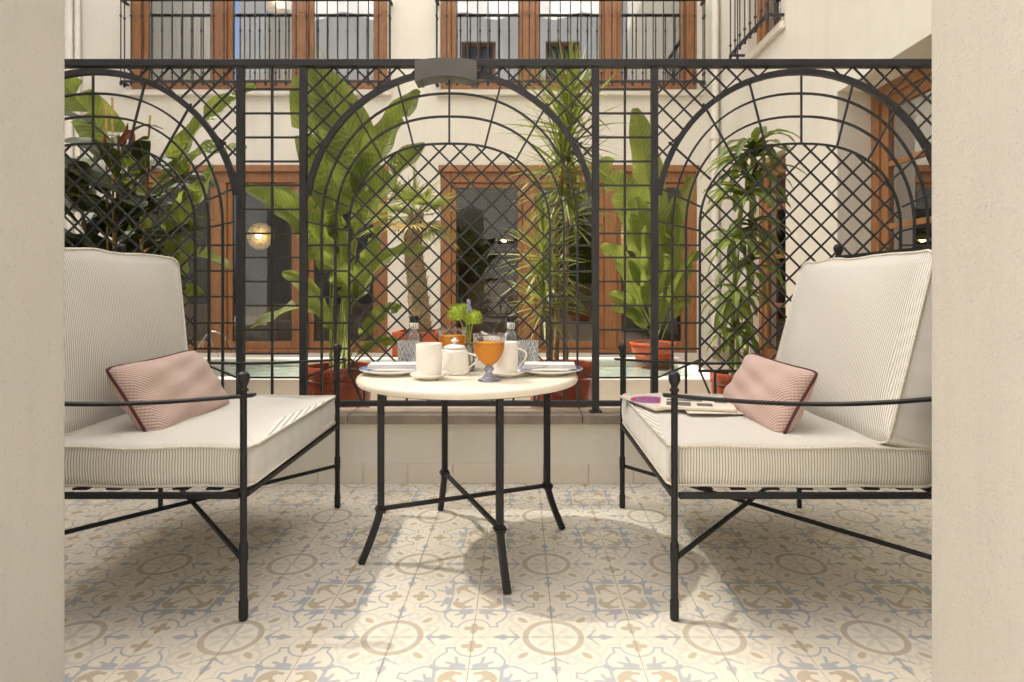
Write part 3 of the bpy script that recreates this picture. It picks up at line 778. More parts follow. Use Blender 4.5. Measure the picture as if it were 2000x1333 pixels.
hf += [(0, m_, m_ + 1, 1), (2 * N_, 2 * N_ + 1, m_ + 2 * N_ + 1, m_ + 2 * N_)]
MB().add(hv, hf).build('hood_body', M['grey'], hood, smooth='auto')
for s in (-1, 1): MB().b2(hx + s * .137 - (.028 if s > 0 else 0), hx + s * .137 + (0 if s > 0 else .028), FEY - .068, FEY + .026, gz(168), gz(166) + .01).build('end_lip', M['grey'], hood)
MB().b2(hx - .035, hx + .035, FEY - .055, FEY - .025, gz(157.5), gz(153)).build('lens', M['bulb'], hood)

# ================================================================== armchairs
def cushion(sx, sy, sz, res=14, crown=.02, side=.008, rnd=.055, seed=0):
    """box cushion centred on 0: returns verts, faces, per-loop uv list"""
    rg = random.Random(seed); ph = [rg.uniform(0, 6.28) for _ in range(6)]
    hx, hy, hz = sx / 2, sy / 2, sz / 2
    def f(x, y, z):
        px, py, pz = x * hx, y * hy, z * hz
        # rounded plan corners
        k = max(0, abs(x) - (1 - rnd / hx)) / (rnd / hx); l = max(0, abs(y) - (1 - rnd / hy)) / (rnd / hy)
        m = math.hypot(k, l)
        if m > 1:
            px = math.copysign(hx - rnd + rnd * k / m, x); py = math.copysign(hy - rnd + rnd * l / m, y)
        cr = (1 - x ** 4) * (1 - y ** 4)
        if abs(z) > .999: pz += math.copysign(crown * cr, z)
        wob = .0025 * math.sin(7 * py + 5 * px + ph[0]) + .0025 * math.sin(19 * px - 13 * py + ph[1])
        if abs(z) < .999 or max(abs(x), abs(y)) > .999: px += .003 * math.sin(23 * py + ph[4]) * (1 if abs(x) > .999 else 0); py += .003 * math.sin(23 * px + ph[5]) * (1 if abs(y) > .999 else 0)
        pz += wob * (1 if z > 0 else .5)
        bul = side * (1 - z * z)
        if abs(x) > .999: px += math.copysign(bul + .003 * math.sin(16 * py + ph[2]), x)
        if abs(y) > .999: py += math.copysign(bul + .003 * math.sin(16 * px + ph[3]), y)
        return Vector((px, py, pz))
    vs = []; fs = []; uv = []; key = {}
    def vid(x, y, z):
        kk = (round(x, 5), round(y, 5), round(z, 5))
        if kk not in key: key[kk] = len(vs); vs.append(f(x, y, z))
        return key[kk]
    nx = res; ny = res; nz = 5
    g = lambda n, i: i / n * 2 - 1
    def face(n1, n2, mk, uvf):
        for i in range(n1):
            for j in range(n2):
                q = [(g(n1, i), g(n2, j)), (g(n1, i + 1), g(n2, j)), (g(n1, i + 1), g(n2, j + 1)), (g(n1, i), g(n2, j + 1))]
                fs.append([vid(*mk(*c)) for c in q]); uv.append([uvf(*mk(*c)) for c in q])
    face(nx, ny, lambda a, b_: (a, b_, 1), lambda x, y, z: (y * hy, x * hx))
    face(ny, nx, lambda a, b_: (b_, a, -1), lambda x, y, z: (y * hy, x * hx))
    face(nx, nz, lambda a, b_: (a, -1, b_), lambda x, y, z: (x * hx, z * hz))
    face(nz, nx, lambda a, b_: (b_, 1, a), lambda x, y, z: (x * hx, z * hz))
    face(nz, ny, lambda a, b_: (-1, b_, a), lambda x, y, z: (y * hy, z * hz))
    face(ny, nz, lambda a, b_: (1, a, b_), lambda x, y, z: (y * hy, z * hz))
    # seam loops top / bottom for the piping
    loops = []
    for zz in (1, -1):
        lp = []
        n = 24
        for i in range(n): lp.append(f(g(n, i), -1, zz))
        for i in range(n): lp.append(f(1, g(n, i), zz))
        for i in range(n): lp.append(f(-g(n, i), 1, zz))
        for i in range(n): lp.append(f(-1, -g(n, i), zz))
        loops.append(lp)
    return vs, fs, uv, loops
def mesh_uv(name, vs, fs, uv, m, parent, mw=None, m2=None, flags=()):
    off = wl(parent)
    me = bpy.data.meshes.new(name); me.from_pydata([tuple((mw @ v if mw else v) - off) for v in vs], [], fs); me.update()
    lay = me.uv_layers.new(name='UVMap'); i = 0
    for p, q in zip(me.polygons, uv):
        for k, li in enumerate(p.loop_indices): lay.data[li].uv = q[k]
    if m2 is not None:
        me.materials.append(m); me.materials.append(m2)
        for p, q in zip(me.polygons, flags): p.material_index = q
    return link(name, me, m, parent, True)
def cushion_obj(name, size, mw, parent, seed, **kw):
    vs, fs, uv, loops = cushion(*size, seed=seed, **kw)
    nf = len(fs); k = 2 * 14 * 5
    o = mesh_uv(name, vs, fs, uv, M['fabric'], parent, mw, M['fabric_fine'], [1 if i >= nf - k else 0 for i in range(nf)])
    for lp in loops: MB().tube([mw @ p for p in lp], .0038, 6, closed=True).build('piping', M['cream_piping'], o, smooth=True)
    return o
def make_chair(label, seed, bx=-.700, tilt=15, bz=.690):
    t = thing('armchair', label, 'armchair', (0, 0, 0), 'iron lounge armchairs on the patio')
    HWY = .405; DX = -.70
    def pole(name, pts, r, par=t): return MB().tube(pts, r, 10).build(name, M['iron'], par, smooth='auto')
    for s in (-1, 1):
        y = s * HWY
        p = pole('front_post', [(0, y, .05), (0, y, .605)], .0088)
        MB().lathe([(0, 0), (.0105, .001), (.0120, .008), (.0120, .05), (.0098, .056), (.0100, .06), (.0100, .15), (.0115, .155), (.0115, .198), (.009, .204), (.0, .204)], (0, y, 0), 12).build('ferrule', M['iron'], p, smooth='auto')
        MB().lathe([(0, .596), (.0125, .598), (.0125, .603), (.0085, .607), (.0088, .612), (.0132, .620), (.0162, .630), (.0154, .640), (.0105, .647), (0, .650)], (0, y, 0), 14).build('finial', M['iron'], p, smooth=True)
        b = pole('back_post', [(DX, y, 0), (DX, y, .34), (DX - .035, y, .50), (DX - .155, y, 1.0)], .0090)
        MB().lathe([(0, -.01), (.015, -.008), (.010, 0), (.0155, .013), (.0185, .023), (.0175, .033), (.012, .041), (0, .044)], (DX - .155, y, 1.0), 14).build('finial', M['iron'], b, smooth=True)
        pl = []
        for i in range(21):
            q = i / 20; x = .030 + (DX - .085 - .030) * q
            pl.append((x, y + s * .022 * math.sin(math.pi * q), .588 - .020 * math.sin(math.pi * min(1, q * 1.0))))
        MB().sweep(pl, [(-.004, -.013), (.004, -.013), (.004, .013), (-.004, .013)], (0, 1, 0)).build('arm', M['iron'], t, bevel=.002)
        MB().bar((-.011, y, .325), (DX + .011, y, .325), .016, .016).build('side_rail', M['iron'], t, bevel=.003)
    for x in (0, DX): MB().bar((x, -HWY + .011, .325), (x, HWY - .011, .325), .016, .016, (1, 0, 0)).build('cross_rail', M['iron'], t, bevel=.003)
    for i in range(7):
        x = -.085 - i * .088
        MB().b2(x - .02, x + .02, -HWY + .012, HWY - .012, .3352, .3392).build('seat_slat', M['iron'], t)
    for s in (-1, 1):
        MB().tube([(-.008, s * HWY, .165), (DX + .008, -s * HWY, .165 + (.008 if s > 0 else -.008))], .0072, 8).build('stretcher', M['iron'], t, smooth='auto')
    MB().bar((DX - .150, -HWY, .985), (DX - .150, HWY, .985), .022, .018, (1, 0, 0)).build('back_rail', M['iron'], t)
    MB().bar((DX - .035, -HWY, .50), (DX - .035, HWY, .50), .020, .016, (1, 0, 0)).build('back_rail', M['iron'], t)
    for i in range(6):
        y = -HWY + .81 * (i + 1) / 7
        MB().bar((DX - .038, y, .51), (DX - .148, y, .976), .030, .005, (1, 0, 0)).build('back_slat', M['iron'], t)
    cushion_obj('seat_cushion', (.70, .775, .102), Matrix.Translation((-.345, 0, .396)), t, seed, crown=.008, side=.006, rnd=.03)
    mw = Matrix.Translation((bx, .0, bz)) @ Matrix.Rotation(R(90 - tilt), 4, 'Y') @ Matrix.Rotation(R(0), 4, 'Z')
    # local z of cushion -> +X (front), local x -> down
    vs, fs, uv, loops = cushion(.535, .770, .140, crown=.026, side=.010, rnd=.035, seed=seed + 5)
    nf = len(fs); k0 = 2 * 14 * 14; k1 = k0 + 2 * 14 * 5
    o = mesh_uv('back_cushion', vs, fs, uv, M['fabric'], t, mw, M['fabric_fine'], [1 if i >= k0 else 0 for i in range(nf)])
    for lp in loops: MB().tube([mw @ p for p in lp], .0038, 6, closed=True).build('piping', M['cream_piping'], o, smooth=True)
    return t
ch = make_chair('iron armchair with striped cream cushions left of the round table', 1, -.665, 6, .712); ch.location = (-.725, 1.985, 0)
ch2 = make_chair('iron armchair with striped cream cushions right of the round table, magazines on its seat', 9)
ch2.location = (.402, 1.985, 0); ch2.rotation_euler = (0, 0, math.pi)

def pillow(label, c, ax, up, w_, h_, th, seed):
    """throw pillow, c centre, ax long axis, up short axis"""
    t = thing('throw_pillow', label, 'pillow', c, 'pink throw pillows')
    ax = Vector(ax).normalized(); up = Vector(up); up = (up - ax * up.dot(ax)).normalized(); nr = ax.cross(up); c = Vector(c)
    rg = random.Random(seed); n = 22; vs = []; fs = []; uv = []; ids = {}
    def shp(u, v):
        eu = u * (1 - .035 * (1 - v * v) - .035 * (u * v) ** 8); ev = v * (1 - .06 * (1 - u * u) - .06 * (u * v) ** 8)
        prof = max(0, (1 - u ** 4)) ** .5 * max(0, (1 - v ** 4)) ** .5
        return eu * w_ / 2, ev * h_ / 2, prof
    for sgn in (1, -1):
        for i in range(n + 1):
            for j in range(n + 1):
                u, v = i / n * 2 - 1, j / n * 2 - 1
                edge = i in (0, n) or j in (0, n)
                if edge and sgn < 0: ids[(sgn, i, j)] = ids[(1, i, j)]; continue
                x, y, p = shp(u, v)
                z = sgn * th / 2 * p + .006 * p * math.sin(6 * u + 3 * v + seed) + .004 * p * math.sin(11 * v - 4 * u)
                ids[(sgn, i, j)] = len(vs); vs.append(c + ax * x + up * y + nr * z)
        for i in range(n):
            for j in range(n):
                q = [(i, j), (i + 1, j), (i + 1, j + 1), (i, j + 1)]
                if sgn < 0: q = q[::-1]
                fs.append([ids[(sgn, a, b_)] for a, b_ in q]); uv.append([((a / n) * w_ * .72 + (b_ / n) * h_ * .72, (a / n) * w_ * .72 - (b_ / n) * h_ * .72) for a, b_ in q])
    mesh_uv('cover', vs, fs, uv, M['pillow'], t)
    lp = [(i, 0) for i in range(n)] + [(n, j) for j in range(n)] + [(n - i, n) for i in range(n)] + [(0, n - j) for j in range(n)]
    MB().tube([vs[ids[(1, a, b_)]] for a, b_ in lp], .0042, 6, closed=True).build('piping', M['piping'], t, smooth=True)
    return t
pillow('pink woven pillow with burgundy piping leaning on the left armchair', (-1.125, 1.965, .532), (.02, 1, .02), (-.62, .03, 1), .455, .262, .115, 3)
pillow('pink woven pillow with burgundy piping leaning on the right armchair', (.790, 1.955, .532), (-.05, 1, .02), (.55, .03, 1), .445, .228, .105, 8)

# magazines on the right seat
SZ = .4615
def flatbook(name, label, cx, cy, w_, h_, th, z, rot, mt):
    t = thing(name, label, 'magazine', (cx, cy, z)); 
    m4 = Matrix.Translation((cx, cy, z)) @ Matrix.Rotation(R(rot), 4, 'Z')
    def slab(nm, x0, x1, y0, y1, z0, z1, mm, par):
        mb = MB().b2(x0, x1, y0, y1, z0, z1); mb.v = [m4 @ v for v in mb.v]; return mb.build(nm, mm, par)
    slab('pages', -w_ / 2, w_ / 2, -h_ / 2, h_ / 2, 0, th, mt, t)
    return t, slab
M['paper'] = simple('paper', (.78, .72, .60), .7, 0, .05, 20)
M['print'] = simple('grey_print', (.12, .115, .10), .7, 0, .9, 420)
def swirl():
    m, t, b = newmat('printed_cover'); v = coords(t, 'Object'); sp = t.nodes.new('ShaderNodeSeparateXYZ'); t.links.new(v, sp.inputs[0]); X.nt = t
    x, y = X(sp.outputs[0]) + .035, X(sp.outputs[1]) - .01; r = (x * x + y * y).sqrt(); k = (r * 190 + X.op('ARCTAN2', y, x) * 2).sin()
    c = ramp(t, (k * .5 + .5).k, [(.3, (.55, .04, .03)), (.5, (.10, .10, .40)), (.8, (.20, .16, .50))])
    f = ((.072 - r) * 300).mx(0.0).mn(1.0)
    t.links.new(mixc(t, f, (.76, .68, .58), c), b.inputs['Base Color']); b.inputs['Roughness'].default_value = .4; return m
M['cover'] = swirl()
flatbook('magazine', 'magazine with red and blue swirl cover on the right seat', .50, 2.16, .20, .27, .006, SZ, 18, M['cover'])
t2, slab = flatbook('newspaper', 'folded cream newspaper lying on the swirl magazine', .60, 2.06, .24, .17, .008, SZ + .0065, -14, M['paper'])
for a, b_, c_, d_ in ((-.10, -.02, -.06, .01), (.0, .05, -.05, .0), (-.10, .02, .03, .06), (.06, .10, .02, .06)):
    slab('printed_block', a, b_, c_, d_, .0081, .0085, M['print'], t2)
flatbook('leaflet', 'thin beige leaflet sticking out under the newspaper', .655, 2.005, .22, .12, .003, SZ + .001, -4, M['paper'])

# ================================================================== round table
TC = Vector((-.176, 2.04, 0)); TZ = .582; TR = .368
tab = thing('round_table', 'round cream stone table on black iron legs between the armchairs', 'table', TC)
MB().lathe([(0, TZ - .027), (TR - .012, TZ - .027), (TR - .004, TZ - .024), (TR, TZ - .016), (TR, TZ - .010), (TR - .004, TZ - .003), (TR - .011, TZ), (0, TZ)], TC, 72).build('tabletop', M['quartz'], tab, smooth='auto')
MB().lathe([(.10, TZ - .0275), (TR - .035, TZ - .0275), (TR - .035, TZ - .033), (.10, TZ - .033)], TC, 40).build('support_ring', M['iron'], tab)
ang0 = math.atan2(-.325, .138)
for k in range(4):
    d = Vector((math.cos(ang0 + k * math.pi / 2), math.sin(ang0 + k * math.pi / 2), 0)); sd = Vector((-d.y, d.x, 0))
    pr = [(-.0102, -.0102), (.0102, -.0102), (.0102, .0102), (-.0102, .0102)]
    pl = [TC + d * .293 + Vector((0, 0, z)) for z in (TZ - .034, .17)]
    pl += [TC + d * (.293 + .062 * ((.17 - z) / .17) ** 1.25) + Vector((0, 0, z)) for z in (.145, .11, .07, .03, 0)]
    lg = MB().sweep(pl, pr, sd).build('leg', M['iron'], tab, bevel=.003)
    cb = MB()
    for z, w_ in ((.163, .034), (.170, .028), (.156, .028)):
        cc = TC + d * .294 + Vector((0, 0, z)); cb.bar(cc - Vector((0, 0, .0034)), cc + Vector((0, 0, .0034)), w_, w_, sd)
    cb.build('collar', M['iron'], lg, bevel=.002)
for k in range(2):
    d = Vector((math.cos(ang0 + k * math.pi / 2), math.sin(ang0 + k * math.pi / 2), 0)); z = .163 + k * .002
    MB().bar(TC + d * .285 + Vector((0, 0, z)), TC - d * .285 + Vector((0, 0, z)), .0135, .013, (0, 0, 1)).build('stretcher', M['iron'], tab, bevel=.002)

# ---- tableware
def on(px, Y): return Vector(((px - CX) * Y / FPX, Y, TZ + .0005))
def lathe_obj(nm, prof, c, m, par, n=36, smooth=True): return MB().lathe(prof, c, n).build(nm, m, par, smooth=smooth)
def saucer(label, c, r=.060):
    t = thing('saucer', label, 'saucer', c, 'white saucers')
    lathe_obj('dish', [(0, 0), (.030, 0), (.032, .003), (r - .006, .011), (r, .0165), (r - .001, .018), (r - .008, .0145), (.031, .006), (.0, .0055)], c, M['china'], t); return t
def mug(label, c, hang, r=.0415, h=.106):
    t = thing('mug', label, 'mug', c, 'white mugs')
    lathe_obj('body', [(0, 0), (r - .007, 0), (r - .003, .003), (r - .0015, .02), (r, h * .5), (r, h - .001), (r - .0015, h), (r - .003, h - .001), (r - .0045, h * .5), (r - .006, .008), (0, .006)], c, M['china'], t, 40)
    d = Vector((math.cos(R(hang)), math.sin(R(hang)), 0)); pl = []
    for i in range(17):
        q = i / 16; a = q * math.pi * 1.0
        pl.append(c + d * (r - .004 + .034 * math.sin(a) ** .8 * (1 - .25 * q)) + Vector((0, 0, h * .80 - (h * .62) * (q ** 1.0) + .010 * math.sin(a))))
    sd = Vector((-d.y, d.x, 0))
    MB().sweep(pl, [(.0028 * math.cos(a), .0060 * math.sin(a)) for a in [2 * math.pi * k / 10 for k in range(10)]], sd).build('handle', M['china'], t, smooth='auto')
    return t
s1 = on(838, 1.90); saucer('white saucer under the mug nearest the left plate', s1); mug('white mug with its handle to the right, nearest the left plate', s1 + Vector((0, 0, .0062)), -8)
s2 = on(987, 1.95); saucer('white saucer under the mug behind the front juice goblet', s2, .062); mug('white mug half hidden behind the front juice goblet', s2 + Vector((0, 0, .0062)), 5)
def spoon(label, a, b_, z):
    a = Vector(a); b_ = Vector(b_); a.z = z; b_.z = z + .006; t = thing('teaspoon', label, 'spoon', a)
    d = (b_ - a).normalized(); sd = Vector((-d.y, d.x, 0)); L = (b_ - a).length; vs = []; n = 12
    for i in range(n + 1):
        q = i / n; w_ = .0028 + .0035 * q
        if q < .35: w_ = max(.0028, .0125 * math.sin(math.pi * min(1, q / .36)) ** .7)
        p = a + d * (L * q) + Vector((0, 0, .006 * q - (.003 * math.sin(math.pi * q / .35) if q < .35 else 0)))
        vs += [p - sd * w_, p + sd * w_, p + sd * w_ + Vector((0, 0, .0015)), p - sd * w_ + Vector((0, 0, .0015))]
    fs = []
    for i in range(n):
        for k in range(4): fs.append((i * 4 + k, i * 4 + (k + 1) % 4, i * 4 + 4 + (k + 1) % 4, i * 4 + 4 + k))
    fs += [(0, 1, 2, 3), (n * 4 + 3, n * 4 + 2, n * 4 + 1, n * 4)]
    MB().add(vs, fs).build('spoon_body', M['steel'], t, smooth='auto'); return t
spoon('steel teaspoon on the saucer beside the left mug', s1 + Vector((.045, -.028, 0)), s1 + Vector((.130, .004, 0)), TZ + .0165)
spoon('steel teaspoon on the saucer beside the right mug', s2 + Vector((.048, -.012, 0)), s2 + Vector((.135, .022, 0)), TZ + .0185)

def goblet(label, c):
    t = thing('juice_goblet', label, 'goblet', c, 'moulded glass goblets of orange juice')
    k = 1.0
    o = [(0, 0), (.034, 0), (.037, .002), (.036, .005), (.022, .011), (.012, .020), (.010, .027), (.016, .034), (.017, .038), (.012, .042), (.011, .046)]
    lathe_obj('foot', o + [(0, .046)], c, M['footglass'], t, 16, 'auto')
    outb = [(0, .0465), (.012, .047), (.026, .058), (.040, .076), (.0475, .096), (.0495, .112), (.0485, .128), (.0505, .131), (.0495, .145)]
    inb = [(.0480, .1455), (.0473, .130), (.0483, .112), (.0462, .0965), (.0386, .077), (.0248, .0592), (.0, .050)]
    lathe_obj('bowl', outb + inb[:2] + [(.0480, .1195)], c, M['gobletglass'], t, 44)
    lathe_obj('juice', [(0, .0478), (.0116, .0482), (.0254, .0590), (.0393, .0766), (.0468, .0964), (.0488, .112), (.0484, .119), (.0, .1185)], c, M['juice'], t, 44)
    return t
goblet('glass goblet of orange juice at the front of the table', on(955, 1.865)).scale = (.98, .98, 1)
goblet('glass goblet of orange juice at the back beside the flowers', on(883, 2.13))
def tumbler(label, c):
    t = thing('tumbler', label, 'tumbler', c, 'cut glass tumblers')
    h = .098; r = .0385
    lathe_obj('glass_body', [(0, 0), (r - .002, 0), (r - .001, .002), (r, h), (r - .0025, h), (r - .0038, .016), (0, .014)], c, M['cutglass'], t, 40); return t
tumbler('cut glass tumbler behind the left plate', on(798, 2.155)); tumbler('cut glass tumbler behind the right mug handle', on(1031, 2.155))
def bottle(label, c, rot):
    t = thing('water_bottle', label, 'bottle', c, 'clear glass water bottles')
    lathe_obj('bottle_glass', [(0, 0), (.028, 0), (.0305, .003), (.031, .02), (.031, .095), (.029, .108), (.023, .119), (.0150, .126), (.0142, .132), (.0142, .158), (.0155, .160), (.0155, .165),
                         (.0125, .165), (.0120, .131), (.020, .118), (.027, .106), (.0288, .094), (.0288, .010), (0, .008)], c, M['glass'], t, 32)
    lathe_obj('cap', [(0, .1652), (.0165, .1652), (.0170, .1665), (.0170, .180), (.0155, .182), (0, .182)], c, M['stopper'], t, 24, 'auto')
    lathe_obj('neck_band', [(.0146, .1335), (.0149, .1335), (.0149, .157), (.0146, .157)], c, M['linen'], t, 28)
    cu = bpy.data.curves.new('number_print', 'FONT'); cu.body = '122'; cu.size = .0175; cu.extrude = .0; cu.align_x = 'CENTER'
    tmp = bpy.data.objects.new('tmp', cu); COL.objects.link(tmp)
    me = bpy.data.meshes.new_from_object(tmp.evaluated_get(bpy.context.evaluated_depsgraph_get())); bpy.data.objects.remove(tmp)
    for v in me.vertices:                                # wrap round the neck
        a = v.co.x / .0152 * 1.0 + R(rot); v.co = Vector((.0153 * math.sin(a), -.0153 * math.cos(a), .139 + v.co.y))
    me.materials.clear(); o = link('number_print', me, M['stopper'], t)
    return t
bottle('clear water bottle with black cap behind the left tumbler', on(809, 2.255), -6); bottle('clear water bottle with black cap behind the right mug', on(998, 2.27), 6)
def plate(label, c, r=.112):
    t = thing('plate', label, 'plate', c, 'white plates with blue rim')
    lathe_obj('dish', [(0, 0), (r * .60, 0), (r * .62, .003), (r - .006, .013), (r, .0165), (r - .0015, .0185), (r * .66, .0085), (r * .6, .0055), (0, .005)], c, M['china'], t, 48)
    lathe_obj('blue_rim', [(r * .70, .0103), (r * .72, .0106), (r - .0035, .0186), (r - .003, .0191), (r * .70, .0110)], c, M['blue_china'], t, 48)
    return t
p1 = on(768, 2.03); p2 = on(1073, 2.03)
plate('white plate with blue rim and napkin at the left of the table', p1); plate('white plate with blue rim and napkin at the right of the table', p2)
def napkin(label, c, rot, w_, d_):
    t = thing('folded_napkin', label, 'napkin', c + Vector((0, 0, .0195)), 'folded linen napkins')
    m4 = Matrix.Translation(c + Vector((0, 0, .0195))) @ Matrix.Rotation(R(rot), 4, 'Z')
    for k in range(3):
        vs = []; n = 16; z0 = .0055 * k; a = w_ / 2 - .002 * k; b_ = d_ / 2 - .0015 * k
        mb = MB().b2(-a, a, -b_, b_, z0, z0 + .005)
        mb.v = [m4 @ v for v in mb.v]; mb.build('fold', M['linen'], t, bevel=.002)
    return t
napkin('folded white napkin on the left plate', p1 + Vector((.01, -.012, 0)), 3, .175, .075); napkin('folded white napkin on the right plate', p2 + Vector((.0, -.01, 0)), -3, .175, .075)
# lidded pot
c = on(888, 2.01); t = thing('sugar_pot', 'white lidded china pot with knob behind the left mug', 'pot', c)
lathe_obj('body', [(0, 0), (.044, 0), (.047, .004), (.048, .02), (.0465, .05), (.044, .074), (.040, .082), (.034, .086), (0, .086)], c, M['china'], t, 40)
ld = lathe_obj('lid', [(.037, .0862), (.038, .089), (.030, .095), (.014, .099), (.006, .101), (0, .101)], c, M['china'], t, 36)
lathe_obj('knob', [(0, .100), (.006, .101), (.005, .105), (.013, .109), (.014, .112), (.006, .115), (.005, .119), (0, .121)], c, M['china'], ld, 20)
pl = [c + Vector((.042 + .034 * math.sin(math.pi * q), -.01 * q, .070 - .052 * q + .008 * math.sin(math.pi * q))) for q in [i / 14 for i in range(15)]]
MB().sweep(pl, [(.003 * math.cos(a), .006 * math.sin(a)) for a in [2 * math.pi * k / 10 for k in range(10)]], (0, 1, 0)).build('handle', M['china'], t, smooth='auto')
# milk jug
c = on(968, 2.13); t = thing('milk_jug', 'white wavy rimmed milk jug behind the front goblet', 'jug', c)
mb = MB(); n = 40; vs = []
for (r, z) in [(0, 0), (.030, 0), (.036, .01), (.040, .05), (.036, .085), (.040, .118), (.038, .118), (.034, .086), (.037, .05), (.030, .008), (0, .006)]:
    for j in range(n):
        a = 2 * math.pi * j / n; k = 1 + (.30 * max(0, math.cos(a - math.pi)) ** 6) * (z / .118) ** 4; zz = z + (.016 * max(0, math.cos(a - math.pi)) ** 4 + .012 * max(0, math.cos(a)) ** 6) * (z / .118) ** 4
        vs.append(c + Vector((r * k * math.cos(a), r * k * math.sin(a), zz)))
mb.add(vs, [(i * n + j, i * n + (j + 1) % n, (i + 1) * n + (j + 1) % n, (i + 1) * n + j) for i in range(10) for j in range(n)]).build('body', M['china'], t, smooth=True)
# vase with flowers
c = on(916, 2.09); t = thing('bud_vase', 'small clear glass vase holding the flowers', 'vase', c)
lathe_obj('vase_glass', [(0, 0), (.016, 0), (.020, .01), (.021, .04), (.014, .07), (.011, .085), (.013, .095), (.0115, .095), (.0095, .085), (.012, .07), (.018, .04), (.017, .012), (0, .006)], c, M['glass'], t, 24)
fl = thing('flower_posy', 'lime green pompom flowers with a lavender spike in the vase', 'flowers', c + Vector((0, 0, .05)))
def pom(ctr, r, n=340):
    mb = MB(); rg = random.Random(int(r * 9999))
    mb.ball(ctr, r * .62, 10)
    for i in range(n):
        z = rg.uniform(-.75, 1); a = rg.uniform(0, 6.283); q = math.sqrt(1 - z * z); d = Vector((q * math.cos(a), q * math.sin(a), z))
        L = r * rg.uniform(.85, 1.12); sd = d.orthogonal().normalized(); e = d.cross(sd); b0 = ctr + d * (r * .5); tp = ctr + d * L; w_ = .0011
        mb.add([b0 + sd * w_, b0 - sd * w_ * .5 + e * w_, b0 - sd * w_ * .5 - e * w_, tp], [(0, 1, 3), (1, 2, 3), (2, 0, 3)])
    return mb.build('pompom', M['pompom'], fl)
tops = [W(893, 613, 2.09), W(925, 622, 2.07)]
for p, r in zip(tops, (.040, .034)): pom(p, r); 
for p, q in zip(tops + [W(908, 618, 2.11), W(917, 610, 2.08)], (0, .004, -.004, .002)):
    MB().tube([c + Vector((q, q, .012)), c + Vector((q * .5, 0, .09)), (c + Vector((0, 0, .09))).lerp(p, .6) + Vector((0, 0, .005)), p], .0022, 6).build('stem', M['stalk'], fl, smooth=True)
pom(W(906, 604, 2.115), .026, 220)
lv = MB(); a = W(917, 612, 2.08); b_ = W(915, 586, 2.08)
rg = random.Random(4)
for i in range(70):
    q = rg.random(); p = a.lerp(b_, q); an = rg.uniform(0, 6.28); rr = .0085 * (1 - .55 * q)
    lv.ball(p + Vector((rr * math.cos(an), rr * math.sin(an), 0)), .0024, 6)
lv.build('lavender_spike', M['lav'], fl, smooth=True)

# ================================================================== pots and plants
def lathe_pot(label, px, Y, r, h, m, name='terracotta_pot', group='round terracotta pots', z=0, soil=True):
    c = W(px, 0, Y); c.z = z
    t = thing(name, label, 'pot', c, group)
    k = h
    MB().lathe([(0, 0), (r * .70, 0), (r * .74, .01 * k), (r * .80, .25 * k), (r * .90, .55 * k), (r * .93, .80 * k), (r * .92, .84 * k), (r * .99, .865 * k), (r, .93 * k), (r * .98, .985 * k), (r * .95, k),
                (r * .88, .99 * k), (r * .86, .90 * k), (0, .90 * k)], c, 40).build('pot_body', m, t, smooth='auto')
    for zz in (.30, .62): MB().lathe([(r * (.80 + .1 * zz) , (zz - .018) * k), (r * (.86 + .09 * zz), zz * k), (r * (.80 + .1 * zz), (zz + .018) * k)], c, 40).build('rib', m, t, smooth=True)
    MB().lathe([(r * .87, .905 * k), (r * .5, .93 * k), (0, .935 * k)], c, 24).build('soil', M['soil'], t, smooth=True)
    return c + Vector((0, 0, .93 * k))
q1 = lathe_pot('wide red brown pot behind the trellis left of the table', 663, 3.2, .178, .465, M['terracotta'])
q3 = lathe_pot('wide red brown pot behind the trellis right of the table', 1096, 3.2, .182, .475, M['terracotta'])
q5 = lathe_pot('small red brown pot behind the right armchair arm', 1432, 3.35, .125, .405, M['terracotta'])
q4 = lathe_pot('bright orange red pot at the far corner of the pool', 1275, 4.84, .185, .14, M['orange_pot'], 'orange_pot', None, .301)
q0 = lathe_pot('red brown pot behind the left armchair, mostly hidden', 232, 3.30, .17, .44, M['terracotta'])
q6 = lathe_pot('red brown pot far left behind the rubber plant, mostly hidden', 300, 3.52, .15, .42, M['terracotta'])
pc = W(817, 0, 5.3); pc.z = 0
t = thing('square_planter', 'square red planter under the palm against the far wall', 'planter', pc)
mb = MB(); zz = .50
for k in range(4):
    d = Vector((math.cos(k * math.pi / 2), math.sin(k * math.pi / 2), 0)); sd = Vector((-d.y, d.x, 0))
    mbs = MB().bar(pc + d * .175 - sd * .19 + Vector((0, 0, zz / 2)), pc + d * .175 + sd * .16 + Vector((0, 0, zz / 2)), zz, .03, d)
    mbs.build('side', M['orange_pot'], t, bevel=.004)
MB().b2(pc.x - .16, pc.x + .16, pc.y - .16, pc.y + .16, .02, .46).build('soil', M['soil'], t)

